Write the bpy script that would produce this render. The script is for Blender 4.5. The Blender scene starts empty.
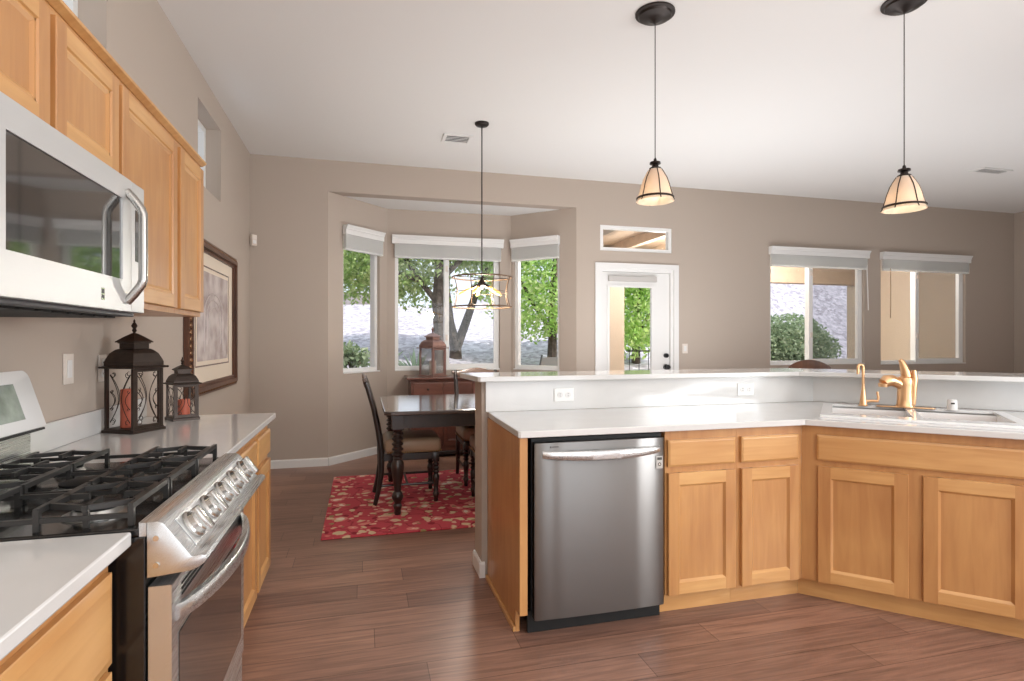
import bpy, bmesh, math, random
from mathutils import Vector, Matrix
import numpy as np
R = math.radians; PI = math.pi
sc = bpy.context.scene
COL = sc.collection
random.seed(7)

# ------------------------------------------------------------------ camera, sky, sun, lights, exposure
CAM_H = 1.31
cd = bpy.data.cameras.new('camera'); cam = bpy.data.objects.new('camera', cd); COL.objects.link(cam)
cam.location = (0, 0, CAM_H); cam.rotation_euler = (R(90), 0, R(-14.8))
cd.sensor_width = 36; cd.lens = 564 / 1024 * 36; cd.clip_start = 0.02; cd.clip_end = 200
sc.camera = cam
sc.view_settings.view_transform = 'Standard'
try: sc.view_settings.look = 'None'
except Exception: pass
sc.view_settings.gamma = 1.0; sc.view_settings.use_curve_mapping = False
sc.view_settings.exposure = 0.55
w = bpy.data.worlds.new('sky'); sc.world = w; w.use_nodes = True
bg = w.node_tree.nodes['Background']
bg.inputs[0].default_value = (0.80, 0.89, 1.0, 1); bg.inputs[1].default_value = 0.95

def light(name, kind, loc, rot, energy, color=(1, 1, 1), **kw):
    l = bpy.data.lights.new(name, kind); l.energy = energy; l.color = color
    for k, v in kw.items(): setattr(l, k, v)
    o = bpy.data.objects.new(name, l); COL.objects.link(o); o.location = loc; o.rotation_euler = rot
    return o
SUN_FROM = Vector((0.42, -0.62, 0.95)).normalized()
s_ = light('sun', 'SUN', (0, 0, 30), SUN_FROM.to_track_quat('Z', 'Y').to_euler(), 2.9, (1, 0.96, 0.90), angle=R(0.6))
# added fill panels in invented rear and side openings, standing in for daylight
light('rear_fill_narrow', 'AREA', (0.1, -3.35, 1.3), (R(90), 0, 0), 15, (0.96, 0.985, 1), shape='RECTANGLE', size=1.5, size_y=2.3)
light('rear_fill_wide', 'AREA', (2.7, -3.35, 1.3), (R(90), 0, 0), 22, (0.96, 0.985, 1), shape='RECTANGLE', size=2.2, size_y=2.3)
light('side_fill', 'AREA', (4.55, -1.1, 1.6), (R(90), 0, R(90)), 140, (0.96, 0.985, 1), shape='RECTANGLE', size=2.9, size_y=1.5)
# added ceiling-bounce fills without fixtures: behind the camera, beyond the half-height wall
light('ceiling_fill_kitchen', 'AREA', (1.0, -1.3, 1.9), (R(180), 0, 0), 90, (0.97, 0.985, 1), shape='RECTANGLE', size=4.0, size_y=2.4)
light('ceiling_fill_dining', 'AREA', (3.2, 4.6, 0.70), (R(180), 0, 0), 40, (0.97, 0.985, 1), shape='RECTANGLE', size=2.4, size_y=1.8)
light('ceiling_fill_family_room', 'AREA', (6.4, 3.6, 0.75), (R(180), 0, 0), 26, (0.97, 0.985, 1), shape='RECTANGLE', size=3.6, size_y=2.2)
# added fills under the patio cover, no fixture, to lift stucco and rafters
light('patio_fill', 'POINT', (4.4, 7.4, 2.5), (0, 0, 0), 60, (1, 0.96, 0.90), shadow_soft_size=.3)
light('patio_fill', 'POINT', (6.8, 7.4, 2.5), (0, 0, 0), 80, (1, 0.97, 0.93), shadow_soft_size=.3)

# ------------------------------------------------------------------ materials
def lin(c):
    return tuple(((x / 255) / 12.92 if x / 255 <= 0.04045 else ((x / 255 + 0.055) / 1.055) ** 2.4) for x in c) + (1,)
def pm(name, rgb, rough=0.5, metal=0.0, emit=None, estr=0.0, coat=0.0, bump=None, vary=0.0, spec=None, aniso=0.0, sss=0, trans=0):
    m = bpy.data.materials.new(name); m.use_nodes = True
    nt = m.node_tree; b = nt.nodes['Principled BSDF']
    b.inputs['Base Color'].default_value = lin(rgb); b.inputs['Roughness'].default_value = rough; b.inputs['Metallic'].default_value = metal
    if coat: b.inputs['Coat Weight'].default_value = coat; b.inputs['Coat Roughness'].default_value = 0.08
    if spec is not None: b.inputs['Specular IOR Level'].default_value = spec
    if emit: b.inputs['Emission Color'].default_value = lin(emit); b.inputs['Emission Strength'].default_value = estr
    if aniso: b.inputs['Anisotropic'].default_value = aniso
    if trans: b.inputs['Transmission Weight'].default_value = trans
    tc = nt.nodes.new('ShaderNodeTexCoord')
    if vary or bump:
        n = nt.nodes.new('ShaderNodeTexNoise'); n.inputs['Scale'].default_value = (bump or (30, 0))[0]; n.inputs['Detail'].default_value = 4
        nt.links.new(tc.outputs['Object'], n.inputs['Vector'])
        if vary:
            mx = nt.nodes.new('ShaderNodeMixRGB'); mx.blend_type = 'MULTIPLY'; mx.inputs[0].default_value = 1
            mx.inputs[1].default_value = lin(rgb)
            rp = nt.nodes.new('ShaderNodeValToRGB'); rp.color_ramp.elements[0].position = 0.3; rp.color_ramp.elements[1].position = 0.7
            rp.color_ramp.elements[0].color = (1 - vary,) * 3 + (1,); rp.color_ramp.elements[1].color = (1 + vary * .3,) * 3 + (1,)
            nt.links.new(n.outputs['Fac'], rp.inputs[0]); nt.links.new(rp.outputs[0], mx.inputs[2]); nt.links.new(mx.outputs[0], b.inputs['Base Color'])
        if bump:
            bp = nt.nodes.new('ShaderNodeBump'); bp.inputs['Strength'].default_value = bump[1]; bp.inputs['Distance'].default_value = 0.01
            nt.links.new(n.outputs['Fac'], bp.inputs['Height']); nt.links.new(bp.outputs[0], b.inputs['Normal'])
    return m
def wood(name, c0, c1, axis, rough=0.35, scale=1.0, coat=0.15):
    m = bpy.data.materials.new(name); m.use_nodes = True; nt = m.node_tree; b = nt.nodes['Principled BSDF']
    tc = nt.nodes.new('ShaderNodeTexCoord'); oi = nt.nodes.new('ShaderNodeObjectInfo')
    ad = nt.nodes.new('ShaderNodeVectorMath'); ad.operation = 'MULTIPLY_ADD'
    ad.inputs[1].default_value = (1, 1, 1)
    cb = nt.nodes.new('ShaderNodeMath'); cb.operation = 'MULTIPLY'; cb.inputs[1].default_value = 13.7
    nt.links.new(oi.outputs['Random'], cb.inputs[0])
    nt.links.new(tc.outputs['Object'], ad.inputs[0]); nt.links.new(cb.outputs[0], ad.inputs[2])
    mp = nt.nodes.new('ShaderNodeMapping')
    s = [14 * scale] * 3; s['xyz'.index(axis)] = 1.3 * scale
    mp.inputs['Scale'].default_value = s
    nt.links.new(ad.outputs[0], mp.inputs['Vector'])
    n = nt.nodes.new('ShaderNodeTexNoise'); n.inputs['Scale'].default_value = 2.2; n.inputs['Detail'].default_value = 7; n.inputs['Distortion'].default_value = 0.6
    nt.links.new(mp.outputs[0], n.inputs['Vector'])
    n2 = nt.nodes.new('ShaderNodeTexNoise'); n2.inputs['Scale'].default_value = 2.5; nt.links.new(ad.outputs[0], n2.inputs['Vector'])
    av = nt.nodes.new('ShaderNodeMath'); av.operation = 'ADD'; nt.links.new(n.outputs['Fac'], av.inputs[0]); nt.links.new(n2.outputs['Fac'], av.inputs[1])
    hf = nt.nodes.new('ShaderNodeMath'); hf.operation = 'MULTIPLY'; hf.inputs[1].default_value = 0.5; nt.links.new(av.outputs[0], hf.inputs[0])
    rp = nt.nodes.new('ShaderNodeValToRGB'); rp.color_ramp.elements[0].position = 0.36; rp.color_ramp.elements[1].position = 0.64
    rp.color_ramp.elements[0].color = lin(c0); rp.color_ramp.elements[1].color = lin(c1)
    nt.links.new(hf.outputs[0], rp.inputs[0]); nt.links.new(rp.outputs[0], b.inputs['Base Color'])
    b.inputs['Roughness'].default_value = rough; b.inputs['Coat Weight'].default_value = coat; b.inputs['Coat Roughness'].default_value = 0.15
    return m
def glass(name, tint=(255, 255, 255), refl=0.08, haze=0.0):
    m = bpy.data.materials.new(name); m.use_nodes = True; nt = m.node_tree
    nt.nodes.remove(nt.nodes['Principled BSDF']); out = nt.nodes['Material Output']
    t = nt.nodes.new('ShaderNodeBsdfTransparent'); t.inputs[0].default_value = lin(tint)
    g = nt.nodes.new('ShaderNodeBsdfGlossy'); g.inputs['Roughness'].default_value = 0.02
    mx = nt.nodes.new('ShaderNodeMixShader'); mx.inputs[0].default_value = refl
    nt.links.new(t.outputs[0], mx.inputs[1]); nt.links.new(g.outputs[0], mx.inputs[2])
    last = mx
    if haze:
        d = nt.nodes.new('ShaderNodeBsdfDiffuse'); d.inputs[0].default_value = lin((120, 122, 125))
        m2 = nt.nodes.new('ShaderNodeMixShader'); m2.inputs[0].default_value = haze
        nt.links.new(mx.outputs[0], m2.inputs[1]); nt.links.new(d.outputs[0], m2.inputs[2]); last = m2
    nt.links.new(last.outputs[0], out.inputs[0])
    return m
def floor_mat():
    m = bpy.data.materials.new('wood_plank_floor'); m.use_nodes = True; nt = m.node_tree; b = nt.nodes['Principled BSDF']
    tc = nt.nodes.new('ShaderNodeTexCoord')
    br = nt.nodes.new('ShaderNodeTexBrick'); br.offset = 0.0
    sp = nt.nodes.new('ShaderNodeSeparateXYZ'); nt.links.new(tc.outputs['Object'], sp.inputs[0])
    def mth(op, a, b):
        q = nt.nodes.new('ShaderNodeMath'); q.operation = op
        for i_, v_ in enumerate((a, b)):
            if v_ is None: continue
            if isinstance(v_, (int, float)): q.inputs[i_].default_value = v_
            else: nt.links.new(v_, q.inputs[i_])
        return q.outputs[0]
    row = mth('FLOOR', mth('DIVIDE', sp.outputs['Y'], 0.165), None)
    wn = nt.nodes.new('ShaderNodeTexWhiteNoise'); wn.noise_dimensions = '1D'; nt.links.new(row, wn.inputs['W'])
    cbx = nt.nodes.new('ShaderNodeCombineXYZ'); nt.links.new(mth('ADD', sp.outputs['X'], mth('MULTIPLY', wn.outputs['Value'], 1.25)), cbx.inputs[0]); nt.links.new(sp.outputs['Y'], cbx.inputs[1])
    br.inputs['Scale'].default_value = 1; br.inputs['Brick Width'].default_value = 1.25; br.inputs['Row Height'].default_value = 0.165
    br.inputs['Mortar Size'].default_value = 0.0016; br.inputs['Mortar Smooth'].default_value = 0.3; br.inputs['Bias'].default_value = 0.0
    br.inputs['Color1'].default_value = lin((152, 116, 98)); br.inputs['Color2'].default_value = lin((128, 96, 82)); br.inputs['Mortar'].default_value = lin((84, 60, 50))
    nt.links.new(cbx.outputs[0], br.inputs['Vector'])
    mp = nt.nodes.new('ShaderNodeMapping'); mp.inputs['Scale'].default_value = (1.6, 26, 1); nt.links.new(tc.outputs['Object'], mp.inputs['Vector'])
    n = nt.nodes.new('ShaderNodeTexNoise'); n.inputs['Scale'].default_value = 1.8; n.inputs['Detail'].default_value = 8; n.inputs['Distortion'].default_value = 0.8
    nt.links.new(mp.outputs[0], n.inputs['Vector'])
    rp = nt.nodes.new('ShaderNodeValToRGB'); rp.color_ramp.elements[0].position = 0.3; rp.color_ramp.elements[1].position = 0.72
    rp.color_ramp.elements[0].color = (.68, .66, .66, 1); rp.color_ramp.elements[1].color = (1.25, 1.22, 1.2, 1)
    nt.links.new(n.outputs['Fac'], rp.inputs[0])
    mx = nt.nodes.new('ShaderNodeMixRGB'); mx.blend_type = 'MULTIPLY'; mx.inputs[0].default_value = 1
    nt.links.new(br.outputs['Color'], mx.inputs[1]); nt.links.new(rp.outputs[0], mx.inputs[2]); nt.links.new(mx.outputs[0], b.inputs['Base Color'])
    b.inputs['Roughness'].default_value = 0.36
    bp = nt.nodes.new('ShaderNodeBump'); bp.inputs['Strength'].default_value = 0.18; bp.inputs['Distance'].default_value = 0.004
    nt.links.new(n.outputs['Fac'], bp.inputs['Height']); nt.links.new(bp.outputs[0], b.inputs['Normal'])
    return m
def rug_mat():
    m = bpy.data.materials.new('floral_rug_pile'); m.use_nodes = True; nt = m.node_tree; b = nt.nodes['Principled BSDF']
    tc = nt.nodes.new('ShaderNodeTexCoord')
    nz = nt.nodes.new('ShaderNodeTexNoise'); nz.inputs['Scale'].default_value = 6; nz.inputs['Detail'].default_value = 3
    nt.links.new(tc.outputs['Object'], nz.inputs['Vector'])
    warp = nt.nodes.new('ShaderNodeMixRGB'); warp.inputs[0].default_value = 0.12
    nt.links.new(tc.outputs['Object'], warp.inputs[1]); nt.links.new(nz.outputs['Color'], warp.inputs[2])
    def layer(scale, thr, soft, col, prev, off):
        mp = nt.nodes.new('ShaderNodeMapping'); mp.inputs['Location'].default_value = (off, off * 2, 0); nt.links.new(warp.outputs[0], mp.inputs['Vector'])
        v = nt.nodes.new('ShaderNodeTexVoronoi'); v.inputs['Scale'].default_value = scale; nt.links.new(mp.outputs[0], v.inputs['Vector'])
        r = nt.nodes.new('ShaderNodeValToRGB'); r.color_ramp.elements[0].position = thr; r.color_ramp.elements[1].position = thr + soft
        r.color_ramp.elements[0].color = (1, 1, 1, 1); r.color_ramp.elements[1].color = (0, 0, 0, 1)
        nt.links.new(v.outputs['Distance'], r.inputs[0])
        x = nt.nodes.new('ShaderNodeMixRGB'); nt.links.new(r.outputs[0], x.inputs[0])
        if isinstance(prev, tuple): x.inputs[1].default_value = lin(prev)
        else: nt.links.new(prev.outputs[0], x.inputs[1])
        x.inputs[2].default_value = lin(col)
        return x
    wv = nt.nodes.new('ShaderNodeTexVoronoi'); wv.feature = 'DISTANCE_TO_EDGE'; wv.inputs['Scale'].default_value = 6.0; nt.links.new(warp.outputs[0], wv.inputs['Vector'])
    r = nt.nodes.new('ShaderNodeValToRGB'); r.color_ramp.elements[0].position = 0.012; r.color_ramp.elements[1].position = 0.03
    r.color_ramp.elements[0].color = (.75, .75, .75, 1); r.color_ramp.elements[1].color = (0, 0, 0, 1); nt.links.new(wv.outputs['Distance'], r.inputs[0])
    v0 = nt.nodes.new('ShaderNodeMixRGB'); nt.links.new(r.outputs[0], v0.inputs[0]); v0.inputs[1].default_value = lin((200, 74, 84)); v0.inputs[2].default_value = lin((150, 34, 46))
    a = layer(9, 0.20, 0.06, (146, 30, 46), v0, 3.1)
    a = layer(7.5, 0.31, 0.05, (226, 140, 128), a, 1.7)
    a = layer(9.5, 0.23, 0.05, (222, 196, 156), a, 5.3)
    a = layer(8.5, 0.15, 0.04, (158, 140, 92), a, 8.9)
    a = layer(7.5, 0.17, 0.04, (244, 226, 204), a, 1.7)
    a = layer(14, 0.21, 0.04, (232, 186, 160), a, 12.2)
    nt.links.new(a.outputs[0], b.inputs['Base Color']); b.inputs['Roughness'].default_value = 0.95
    return m
def noise_mat(name, cols, scale, rough=0.9, bump=0.4, detail=6, dist=0.02, voro=False):
    m = bpy.data.materials.new(name); m.use_nodes = True; nt = m.node_tree; b = nt.nodes['Principled BSDF']
    tc = nt.nodes.new('ShaderNodeTexCoord')
    if voro:
        n = nt.nodes.new('ShaderNodeTexVoronoi'); n.inputs['Scale'].default_value = scale; so = n.outputs['Color']
    else:
        n = nt.nodes.new('ShaderNodeTexNoise'); n.inputs['Scale'].default_value = scale; n.inputs['Detail'].default_value = detail; so = n.outputs['Fac']
    nt.links.new(tc.outputs['Object'], n.inputs['Vector'])
    r = nt.nodes.new('ShaderNodeValToRGB')
    cr = r.color_ramp
    while len(cr.elements) < len(cols): cr.elements.new(0.5)
    for i, c in enumerate(cols):
        cr.elements[i].position = (0.1 + 0.8 * i / (len(cols) - 1)) if voro else (0.3 + 0.4 * i / (len(cols) - 1)); cr.elements[i].color = lin(c)
    nt.links.new(so, r.inputs[0]); nt.links.new(r.outputs[0], b.inputs['Base Color']); b.inputs['Roughness'].default_value = rough
    bp = nt.nodes.new('ShaderNodeBump'); bp.inputs['Strength'].default_value = bump; bp.inputs['Distance'].default_value = dist
    nt.links.new(so, bp.inputs['Height']); nt.links.new(bp.outputs[0], b.inputs['Normal'])
    return m
def steel_mat(name, rgb, rough, axis, metal=1.0):
    m = bpy.data.materials.new(name); m.use_nodes = True; nt = m.node_tree; b = nt.nodes['Principled BSDF']
    b.inputs['Base Color'].default_value = lin(rgb); b.inputs['Metallic'].default_value = metal; b.inputs['Roughness'].default_value = rough
    tc = nt.nodes.new('ShaderNodeTexCoord'); mp = nt.nodes.new('ShaderNodeMapping')
    s = [900.0] * 3; s['xyz'.index(axis)] = 4; mp.inputs['Scale'].default_value = s
    n = nt.nodes.new('ShaderNodeTexNoise'); n.inputs['Scale'].default_value = 1; n.inputs['Detail'].default_value = 2
    nt.links.new(tc.outputs['Object'], mp.inputs['Vector']); nt.links.new(mp.outputs[0], n.inputs['Vector'])
    r = nt.nodes.new('ShaderNodeMapRange'); r.inputs['To Min'].default_value = rough - .07; r.inputs['To Max'].default_value = rough + .09
    nt.links.new(n.outputs['Fac'], r.inputs['Value']); nt.links.new(r.outputs[0], b.inputs['Roughness'])
    return m

M = {}
M['wall'] = pm('taupe_wall_paint', (180, 167, 155), 0.85, bump=(160, 0.05))
M['ceil'] = pm('white_ceiling_paint', (226, 225, 223), 0.9, bump=(120, 0.06))
M['white'] = pm('white_trim_paint', (226, 225, 223), 0.4)
M['vinyl'] = pm('white_window_vinyl', (230, 230, 228), 0.35)
M['blind'] = pm('white_blind_slats', (246, 246, 244), 0.5)
def translucent(m, col, fac):
    nt = m.node_tree; b = nt.nodes['Principled BSDF']; t = nt.nodes.new('ShaderNodeBsdfTranslucent'); t.inputs[0].default_value = lin(col)
    mx = nt.nodes.new('ShaderNodeMixShader'); mx.inputs[0].default_value = fac
    nt.links.new(b.outputs[0], mx.inputs[1]); nt.links.new(t.outputs[0], mx.inputs[2]); nt.links.new(mx.outputs[0], nt.nodes['Material Output'].inputs[0])
translucent(M['blind'], (250, 250, 248), .45)
M['quartz'] = pm('white_quartz', (214, 213, 211), 0.12, vary=0.03, bump=(9, 0.0), coat=0.3)
M['wood_v'] = wood('maple_vertical_grain', (174, 121, 72), (195, 144, 89), 'z')
M['wood_h'] = wood('maple_horizontal_grain', (190, 138, 83), (210, 162, 104), 'x')
M['maple_edge'] = wood('maple_frame', (176, 118, 70), (196, 140, 88), 'z')
M['dark_wood'] = wood('espresso_wood', (28, 19, 16), (48, 32, 26), 'z', 0.3, coat=0.4)
M['dark_wood_h'] = wood('espresso_wood_top', (58, 46, 42), (78, 62, 56), 'x', 0.14, coat=1.0)
M['crest'] = wood('crest_wood_sheen', (64, 44, 34), (110, 80, 62), 'x', 0.35, coat=.3)  # browner than the chair frame: reflection put into the colour
M['cherry'] = wood('cherry_wood', (84, 48, 38), (116, 70, 54), 'x', 0.35, coat=0.3)
M['stool_wood'] = wood('walnut_stool_wood', (70, 42, 30), (104, 66, 46), 'z', 0.4)
M['steel_v'] = steel_mat('brushed_steel_vertical', (176, 173, 168), 0.27, 'z')
M['steel_h'] = steel_mat('brushed_steel_horizontal', (206, 207, 207), 0.27, 'x', .9)
M['dw_steel'] = steel_mat('dishwasher_steel', (132, 130, 128), 0.34, 'x')
def brush(m, aniso):
    nt = m.node_tree; b = nt.nodes['Principled BSDF']; c = nt.nodes.new('ShaderNodeCombineXYZ'); c.inputs[2].default_value = 1
    b.inputs['Anisotropic'].default_value = aniso; nt.links.new(c.outputs[0], b.inputs['Tangent'])
brush(M['dw_steel'], .85)
M['steel_w'] = steel_mat('bright_brushed_steel', (206, 207, 207), 0.42, 'x', .6)
M['chrome'] = pm('polished_chrome', (215, 213, 208), 0.12, 1)
M['black'] = pm('black_enamel', (14, 14, 15), 0.25, coat=0.4)
M['black_matte'] = pm('black_matte', (12, 12, 12), 0.6)
M['black_glass'] = pm('black_oven_glass', (22, 22, 24), 0.04, spec=0.9, coat=1.0)
M['knob'] = pm('satin_steel_knob', (190, 188, 184), 0.24, 0.9)
M['iron'] = pm('cast_iron_grate', (58, 57, 56), 0.38, 0.35)
M['alu'] = pm('burner_aluminium', (178, 176, 172), 0.35, 1)
M['bronze'] = pm('oil_rubbed_bronze', (58, 46, 39), 0.45, 0.5, vary=0.25, bump=(40, 0.1))
M['bronze_dark'] = pm('dark_bronze', (48, 41, 38), 0.4, 0.7)
M['copper'] = pm('aged_copper', (158, 126, 118), 0.35, 0.8, vary=0.2, bump=(20, 0.05))
M['gold'] = pm('champagne_bronze', (226, 182, 138), 0.3, .9)
M['candle'] = pm('terracotta_candle_wax', (192, 98, 74), 0.55, sss=0)
M['cream'] = pm('cream_wax', (226, 200, 180), 0.6)
M['leather'] = pm('tan_leather', (178, 152, 126), 0.32, bump=(90, 0.15))
M['nail'] = pm('brass_nailheads', (150, 120, 80), 0.3, 1)
M['frame'] = wood('carved_walnut_frame', (64, 38, 28), (104, 66, 48), 'z', 0.35, scale=2)
M['bead'] = pm('gilt_bead', (130, 96, 68), 0.35, 0.5)
M['mat_board'] = pm('cream_mat_board', (222, 208, 190), 0.7)
M['plate'] = pm('white_switch_plate', (222, 212, 202), 0.35)
M['plate_white'] = pm('white_socket_plate', (238, 238, 236), 0.35)
M['plate_dark'] = pm('socket_slot', (60, 58, 55), 0.5)
M['glass'] = glass('window_glass', refl=0.02)
M['screen'] = glass('insect_screen', (232, 232, 232), 0.0, haze=0.14)
M['lantern_glass'] = glass('lantern_glass', refl=0.16, haze=0.12)
M['amber'] = pm('amber_bulb', (255, 200, 110), 0.1, emit=(255, 200, 120), estr=0.8)
M['cage'] = pm('brown_wire_cage', (112, 88, 66), 0.45, 0.5)
M['pane_amber'] = pm('warm_bulb', (255, 235, 205), 0.3, emit=(255, 222, 176), estr=1.6)
def alabaster():
    m = pm('alabaster_shade_glass', (236, 228, 218), 0.25)
    b = m.node_tree.nodes['Principled BSDF']; b.inputs['Transmission Weight'].default_value = 0.0
    nt = m.node_tree; t = nt.nodes.new('ShaderNodeBsdfTranslucent'); t.inputs[0].default_value = lin((232, 214, 190))
    mx = nt.nodes.new('ShaderNodeMixShader'); mx.inputs[0].default_value = 0.5
    nt.links.new(b.outputs[0], mx.inputs[1]); nt.links.new(t.outputs[0], mx.inputs[2]); nt.links.new(mx.outputs[0], nt.nodes['Material Output'].inputs[0])
    return m
M['alabaster'] = alabaster()
M['floor'] = floor_mat(); M['rug'] = rug_mat()
M['gravel'] = noise_mat('lavender_grey_gravel', [(148, 142, 152), (184, 179, 190), (212, 208, 218)], 11, voro=True, bump=0.15, dist=0.03)
M['rock'] = noise_mat('boulder_rock', [(96, 88, 84), (150, 140, 134)], 6, bump=0.6)
M['concrete'] = noise_mat('patio_concrete', [(178, 166, 152), (196, 184, 170)], 3, bump=0.1)
M['stucco'] = noise_mat('tan_stucco', [(208, 192, 174), (216, 200, 182)], 60, bump=0.3)
M['neighbour'] = noise_mat('grey_stucco', [(92, 87, 84), (100, 95, 92)], 40, bump=0.2)
M['rafter'] = noise_mat('tan_painted_timber', [(204, 182, 158), (216, 194, 170)], 10, bump=0.1)
M['wall_out'] = noise_mat('grey_block_wall', [(140, 132, 132), (160, 152, 152)], 5, bump=0.2)
M['bark'] = noise_mat('grey_brown_bark', [(62, 54, 48), (100, 90, 82)], 14, bump=0.7)
M['patio_metal'] = pm('grey_patio_metal', (110, 112, 114), 0.5, 0.3)
M['mesh_fabric'] = pm('grey_sling_fabric', (150, 154, 156), 0.8)
M['iron_fence'] = pm('black_iron_fence', (44, 44, 46), 0.5, 0.4)
def leafm(name, c0, c1, c2):
    m = bpy.data.materials.new(name); m.use_nodes = True; nt = m.node_tree; b = nt.nodes['Principled BSDF']
    g = nt.nodes.new('ShaderNodeNewGeometry'); r = nt.nodes.new('ShaderNodeValToRGB')
    r.color_ramp.elements.new(0.5)
    for i, c in enumerate((c0, c1, c2)): r.color_ramp.elements[i].color = lin(c)
    nt.links.new(g.outputs['Random Per Island'], r.inputs[0]); nt.links.new(r.outputs[0], b.inputs['Base Color'])
    b.inputs['Roughness'].default_value = 0.55
    t = nt.nodes.new('ShaderNodeBsdfTranslucent'); nt.links.new(r.outputs[0], t.inputs[0])
    mx = nt.nodes.new('ShaderNodeMixShader'); mx.inputs[0].default_value = 0.45
    nt.links.new(b.outputs[0], mx.inputs[1]); nt.links.new(t.outputs[0], mx.inputs[2]); nt.links.new(mx.outputs[0], nt.nodes['Material Output'].inputs[0])
    return m
M['leaf'] = leafm('tree_leaves', (134, 166, 92), (172, 196, 120), (212, 224, 164))
M['leaf_bright'] = leafm('bright_tree_leaves', (150, 196, 96), (196, 226, 136), (228, 242, 186))
M['leaf_grey'] = leafm('sage_shrub_leaves', (116, 136, 104), (146, 164, 128), (184, 196, 164))
M['agave'] = pm('agave_leaf', (122, 142, 122), 0.5, vary=0.2, bump=(8, 0.1))
def print_mat():
    m = bpy.data.materials.new('faded_interior_print'); m.use_nodes = True; nt = m.node_tree; b = nt.nodes['Principled BSDF']
    tc = nt.nodes.new('ShaderNodeTexCoord'); n = nt.nodes.new('ShaderNodeTexNoise'); n.inputs['Scale'].default_value = 7; n.inputs['Detail'].default_value = 8
    nt.links.new(tc.outputs['Object'], n.inputs['Vector'])
    r = nt.nodes.new('ShaderNodeValToRGB'); r.color_ramp.elements[0].position = .36; r.color_ramp.elements[1].position = .64
    r.color_ramp.elements[0].color = lin((168, 154, 152)); r.color_ramp.elements[1].color = lin((216, 206, 204))
    nt.links.new(n.outputs['Fac'], r.inputs[0]); nt.links.new(r.outputs[0], b.inputs['Base Color']); b.inputs['Roughness'].default_value = .2
    return m
M['print'] = print_mat()
M['print_dark'] = pm('print_ink', (120, 98, 94), 0.15); M['print_light'] = pm('print_highlight', (184, 172, 170), 0.3)
M['lcd'] = noise_mat('touch_screen_face', [(96, 100, 98), (178, 184, 178)], 9, rough=0.08, bump=0)

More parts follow.
